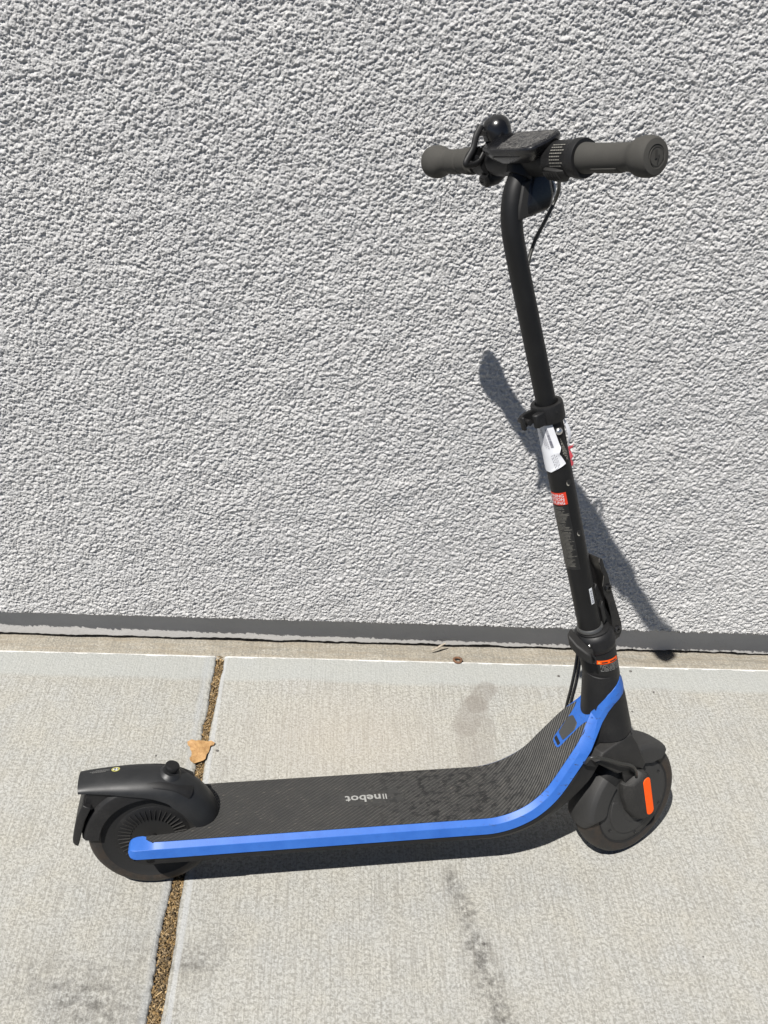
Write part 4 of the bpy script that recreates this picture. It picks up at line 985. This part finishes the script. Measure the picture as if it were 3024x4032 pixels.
# ------------------------------------------------------------------ paper tag on the stem
tagE = empty('paper_tag', (0, 0, 0)); 
M_root = Matrix.Translation(ROOT.location) @ ROOT.rotation_quaternion.to_matrix().to_4x4()
tag_loc = M_root @ Vector(Tp(-.0172, 0, .5780)); tagE.location = tag_loc
def to_tag(V): return np.array([tuple(M_root @ Vector(v_) - tag_loc) for v_ in np.asarray(V).reshape(-1, 3)])
tag(tagE, 'torn white printed paper tag with barcode wrapped around the scooter stem', 'paper tag')
ssx = np.array([.5786, .5800, .5816, .5850, .5879, .5950, .6000, .6036, .6075, .6118, .6200, .6300, .6400, .6455, .6475, .6506])
right = np.interp(ssx, [.5786, .5816, .5879, .6000, .6036, .6075, .6118, .6506], [196, 213, 265, 251, 244, 249, 256, 237])
ssf = np.linspace(.5786, .6500, 40); P = []; N_ = []
for s in ssf:
    ar_ = float(np.interp(s, ssx, right)); row = []; nr = []
    for t in np.linspace(0, 1, 24):
        a = 128 + (ar_ - 128) * t; lift = .0006 + (.0022 * math.exp(-((s - .607) / .006) ** 2) + .0010 * math.exp(-((s - .588) / .008) ** 2)) * max(0, t - .75) / .25 + .00006 * math.sin(s * 300 + t * 5)
        row.append(cyl(TR + lift + .0004)(a, min(s, .6465 + .0040 * max(0, (a - 170)) / 67))); e = FD * math.cos(rad(a)) + LD * math.sin(rad(a)); nr.append(e)
    P.append(row); N_.append(nr)
pm = MB(); pm.add(*slab_grid(np.array(P), np.array(N_), .0003), tr=to_tag); sheet = pm.build('sheet', 'paper', tagE, angle=60)
bcm = MB(); r_ = np.random.default_rng(15); f = cyl(TR + .0017); s = .6148
while s < .6395:
    h = r_.uniform(.0005, .0012); a = float(np.interp(s, [.6143, .6398], [217, 205]))
    V = []
    for q in np.linspace(0, 11.5, 5): V += [f(a + q, s), f(a + q, s + h)]
    bcm.add(V, [(2 * i, 2 * i + 1, 2 * i + 3, 2 * i + 2) for i in range(4)], tr=to_tag); s += h + r_.uniform(.0003, .0006)
bcm.build('barcode', 'ink', sheet, smooth=False)
pt = MB()
for a0, s0, s1 in ((180, .641, .617), (184.5, .640, .6155), (189, .6395, .618), (196, .632, .614), (201, .6315, .6135)):
    s = s0
    while s > s1:
        l = r_.uniform(.0008, .0026); a = a0 + (s0 - s) * 420; pt.add([f(a, s), f(a + 1.7, s), f(a + 1.7, s - l), f(a, s - l)], [(0, 1, 2, 3)], tr=to_tag); s -= l + .0007
for a0, s0, s1 in ((218, .6030, .5835), (224, .6035, .5840), (230.5, .6045, .5850), (236, .6060, .586)):
    s = s0
    while s > s1:
        l = r_.uniform(.0008, .0030); a = a0 + (s0 - s) * 500 - 8; pt.add([f(a, s), f(a + 2.4, s), f(a + 2.4, s - l), f(a, s - l)], [(0, 1, 2, 3)], tr=to_tag); s -= l + r_.uniform(.0008, .002)
pt.build('print', 'ink', sheet, smooth=False)
# loose corner of paper and red tape peeking round the front
P = []; N_ = []
for s in np.linspace(.6040, .6440, 12):
    b = .0060 * max(0.0, math.sin((s - .604) / .040 * math.pi)) ** .8; row = []
    for a in (-20, -36, -50): row.append(cyl(TR + .0005 + b * (1 if a > -49 else .4))(a, s))
    P.append(row); N_.append([FD, FD, FD])
pm = MB(); pm.add(*slab_grid(np.array(P), np.array(N_), .0003), tr=to_tag); pm.build('loose_corner', 'paper', tagE)
P = []; N_ = []
for s, b, a in ((.6040, .0075, -38), (.6010, .0060, -38), (.5985, .0022, -36), (.5940, .0028, -38), (.5890, .0042, -40), (.5860, .0022, -40), (.5830, .0015, -40), (.5790, .0034, -42), (.5765, .0022, -42)):
    P.append([cyl(TR + b)(a + 10, s), cyl(TR + b * .9)(a, s), cyl(TR + .0006)(a - 12, s + .001)]); N_.append([FD, FD, FD])
pm = MB(); pm.add(*slab_grid(np.array(P), np.array(N_), .0003), tr=to_tag); pm.build('tape', 'redtape', tagE)

# ------------------------------------------------------------------ small things on the ground
leaf = [(-.2209, 1.2344), (-.2165, 1.2352), (-.2127, 1.2363), (-.2075, 1.2368), (-.2022, 1.2383), (-.1945, 1.2372), (-.1864, 1.2371), (-.1800, 1.2355), (-.1737, 1.2316), (-.1770, 1.2290), (-.1808, 1.2256), (-.1812, 1.219), (-.1823, 1.2125), (-.1840, 1.205), (-.1863, 1.1962), (-.1900, 1.194), (-.1937, 1.1896), (-.1975, 1.1885), (-.2014, 1.1855), (-.2050, 1.1856), (-.2082, 1.1876), (-.2105, 1.191), (-.2116, 1.1955), (-.2100, 1.199), (-.2095, 1.202), (-.2110, 1.208), (-.2117, 1.2149), (-.2140, 1.219), (-.2146, 1.223), (-.2186, 1.2262)]
cx, cy = -.198, 1.214; V = []; F = []; n = len(leaf)
for k_ in (1, .75, .45, 0.02):
    for i, (a, b) in enumerate(leaf):
        x = (a - cx) * k_; y = (b - cy) * k_; jit = (.0006 * math.sin(i * 2.3) + .0005 * math.sin(i * 5.1)) * (k_ > .9)
        z = .0030 + .0025 * math.sin(x * 160 + 1) * math.cos(y * 120) + .0016 * k_ * (1 if i % 3 else .2) + .0018 * max(0, .02 - abs(x)) / .02
        V.append((x + jit, y - jit, max(z, .0016)))
for r_i in range(3):
    for i in range(n): a = r_i * n + i; b = r_i * n + (i + 1) % n; F.append((a, b, b + n, a + n))
V2 = [(a, b, c - .0008) for a, b, c in V]; o = len(V); F2 = [tuple(q + o for q in f[::-1]) for f in F]; rim = [(i, (i + 1) % n, (i + 1) % n + o, i + o) for i in range(n)]
lm_ = MB(); lm_.add(V + V2, F + F2 + rim); lo_ = lm_.build('dry_leaf', 'leaf', angle=50); lo_.location = (cx, cy, 0)
tag(lo_, 'torn tan dry leaf lying across the sidewalk joint', 'leaf')
tw = MB(); tw.add(*tube(smooth_path([(0, 0, .0040), (.010, .004, .0060), (.020, .008, .0110), (.028, .010, .0150)], 4), [.0011, .0014, .0018, .0019, .0021, .0022, .0022, .0021, .0019, .0018, .0016, .0013, .0009], 7)); two = tw.build('wood_splinter', 'wood', smooth=False); two.location = (.2160, 1.4960, -.0045)
tag(two, 'pale wood splinter leaning on the mortar strip at the foundation', 'splinter')
rg = MB(); a = np.linspace(0, 2 * np.pi, 40, endpoint=False)
rings = [[(.0072 * math.cos(t) * (1 + .06 * math.sin(3 * t)) + .0024 * math.cos(p) * math.cos(t), .0072 * math.sin(t) + .0024 * math.cos(p) * math.sin(t), .0024 * math.sin(p) + .002) for p in np.linspace(0, 6.283, 10, endpoint=False)] for t in a]
V, F = loft(rings, caps=False); m_ = 39 * 10; F += [(m_ + j, m_ + (j + 1) % 10, (j + 1) % 10, j) for j in range(10)]
rg.add(V, F); rgo = rg.build('rusty_ring', 'rust'); rgo.location = (.2645, 1.4660, .0003); tag(rgo, 'small brown rusty ring lying on the white slab edge', 'ring')
pebs = [((886, 1665), None)]
spots = [(-.1685, 1.2180, .0026, 'dark pebble just right of the dry leaf'), (.455, 1.4290, .0026, 'dark pebble left of the neck cables near the white slab edge'), (.5995, 1.4480, .0026, 'dark pebble right of the neck, close to the white slab edge'), (.6295, 1.3903, .0022, 'dark pebble right of the neck, beyond the black front mudguard'), (.5752, 1.3365, .0021, 'dark pebble right of the neck, nearest the black front mudguard'),
         (.2440, .8590, .0022, 'dark pebble right of the long dark stain'), (.2180, .7370, .0024, 'dark pebble at the bottom edge left of the dark stain'), (.5560, .8420, .0015, 'tiny dark pebble alone on the slab at lower right'), (-.2690, 1.2040, .0017, 'tiny dark pebble left of the dry leaf')]
for i, (x, y, s, lab_) in enumerate(spots):
    r_ = np.random.default_rng(60 + i); pm = MB(); rings = []
    for h, q in ((0, .7), (.35, 1.0), (.8, .85), (1.1, .35)): rings.append([(s * q * math.cos(t) * r_.uniform(.8, 1.2), s * q * math.sin(t) * r_.uniform(.7, 1.1), s * h) for t in np.linspace(0, 6.283, 9, endpoint=False)])
    pm.add(*loft(rings)); po = pm.build('pebble', 'stone', smooth=False); po.location = (x, y, 0); po.rotation_euler = (0, 0, i * 1.3); tag(po, lab_, 'pebble', 'dark pebbles on the slabs')
SC.render.engine = 'CYCLES'
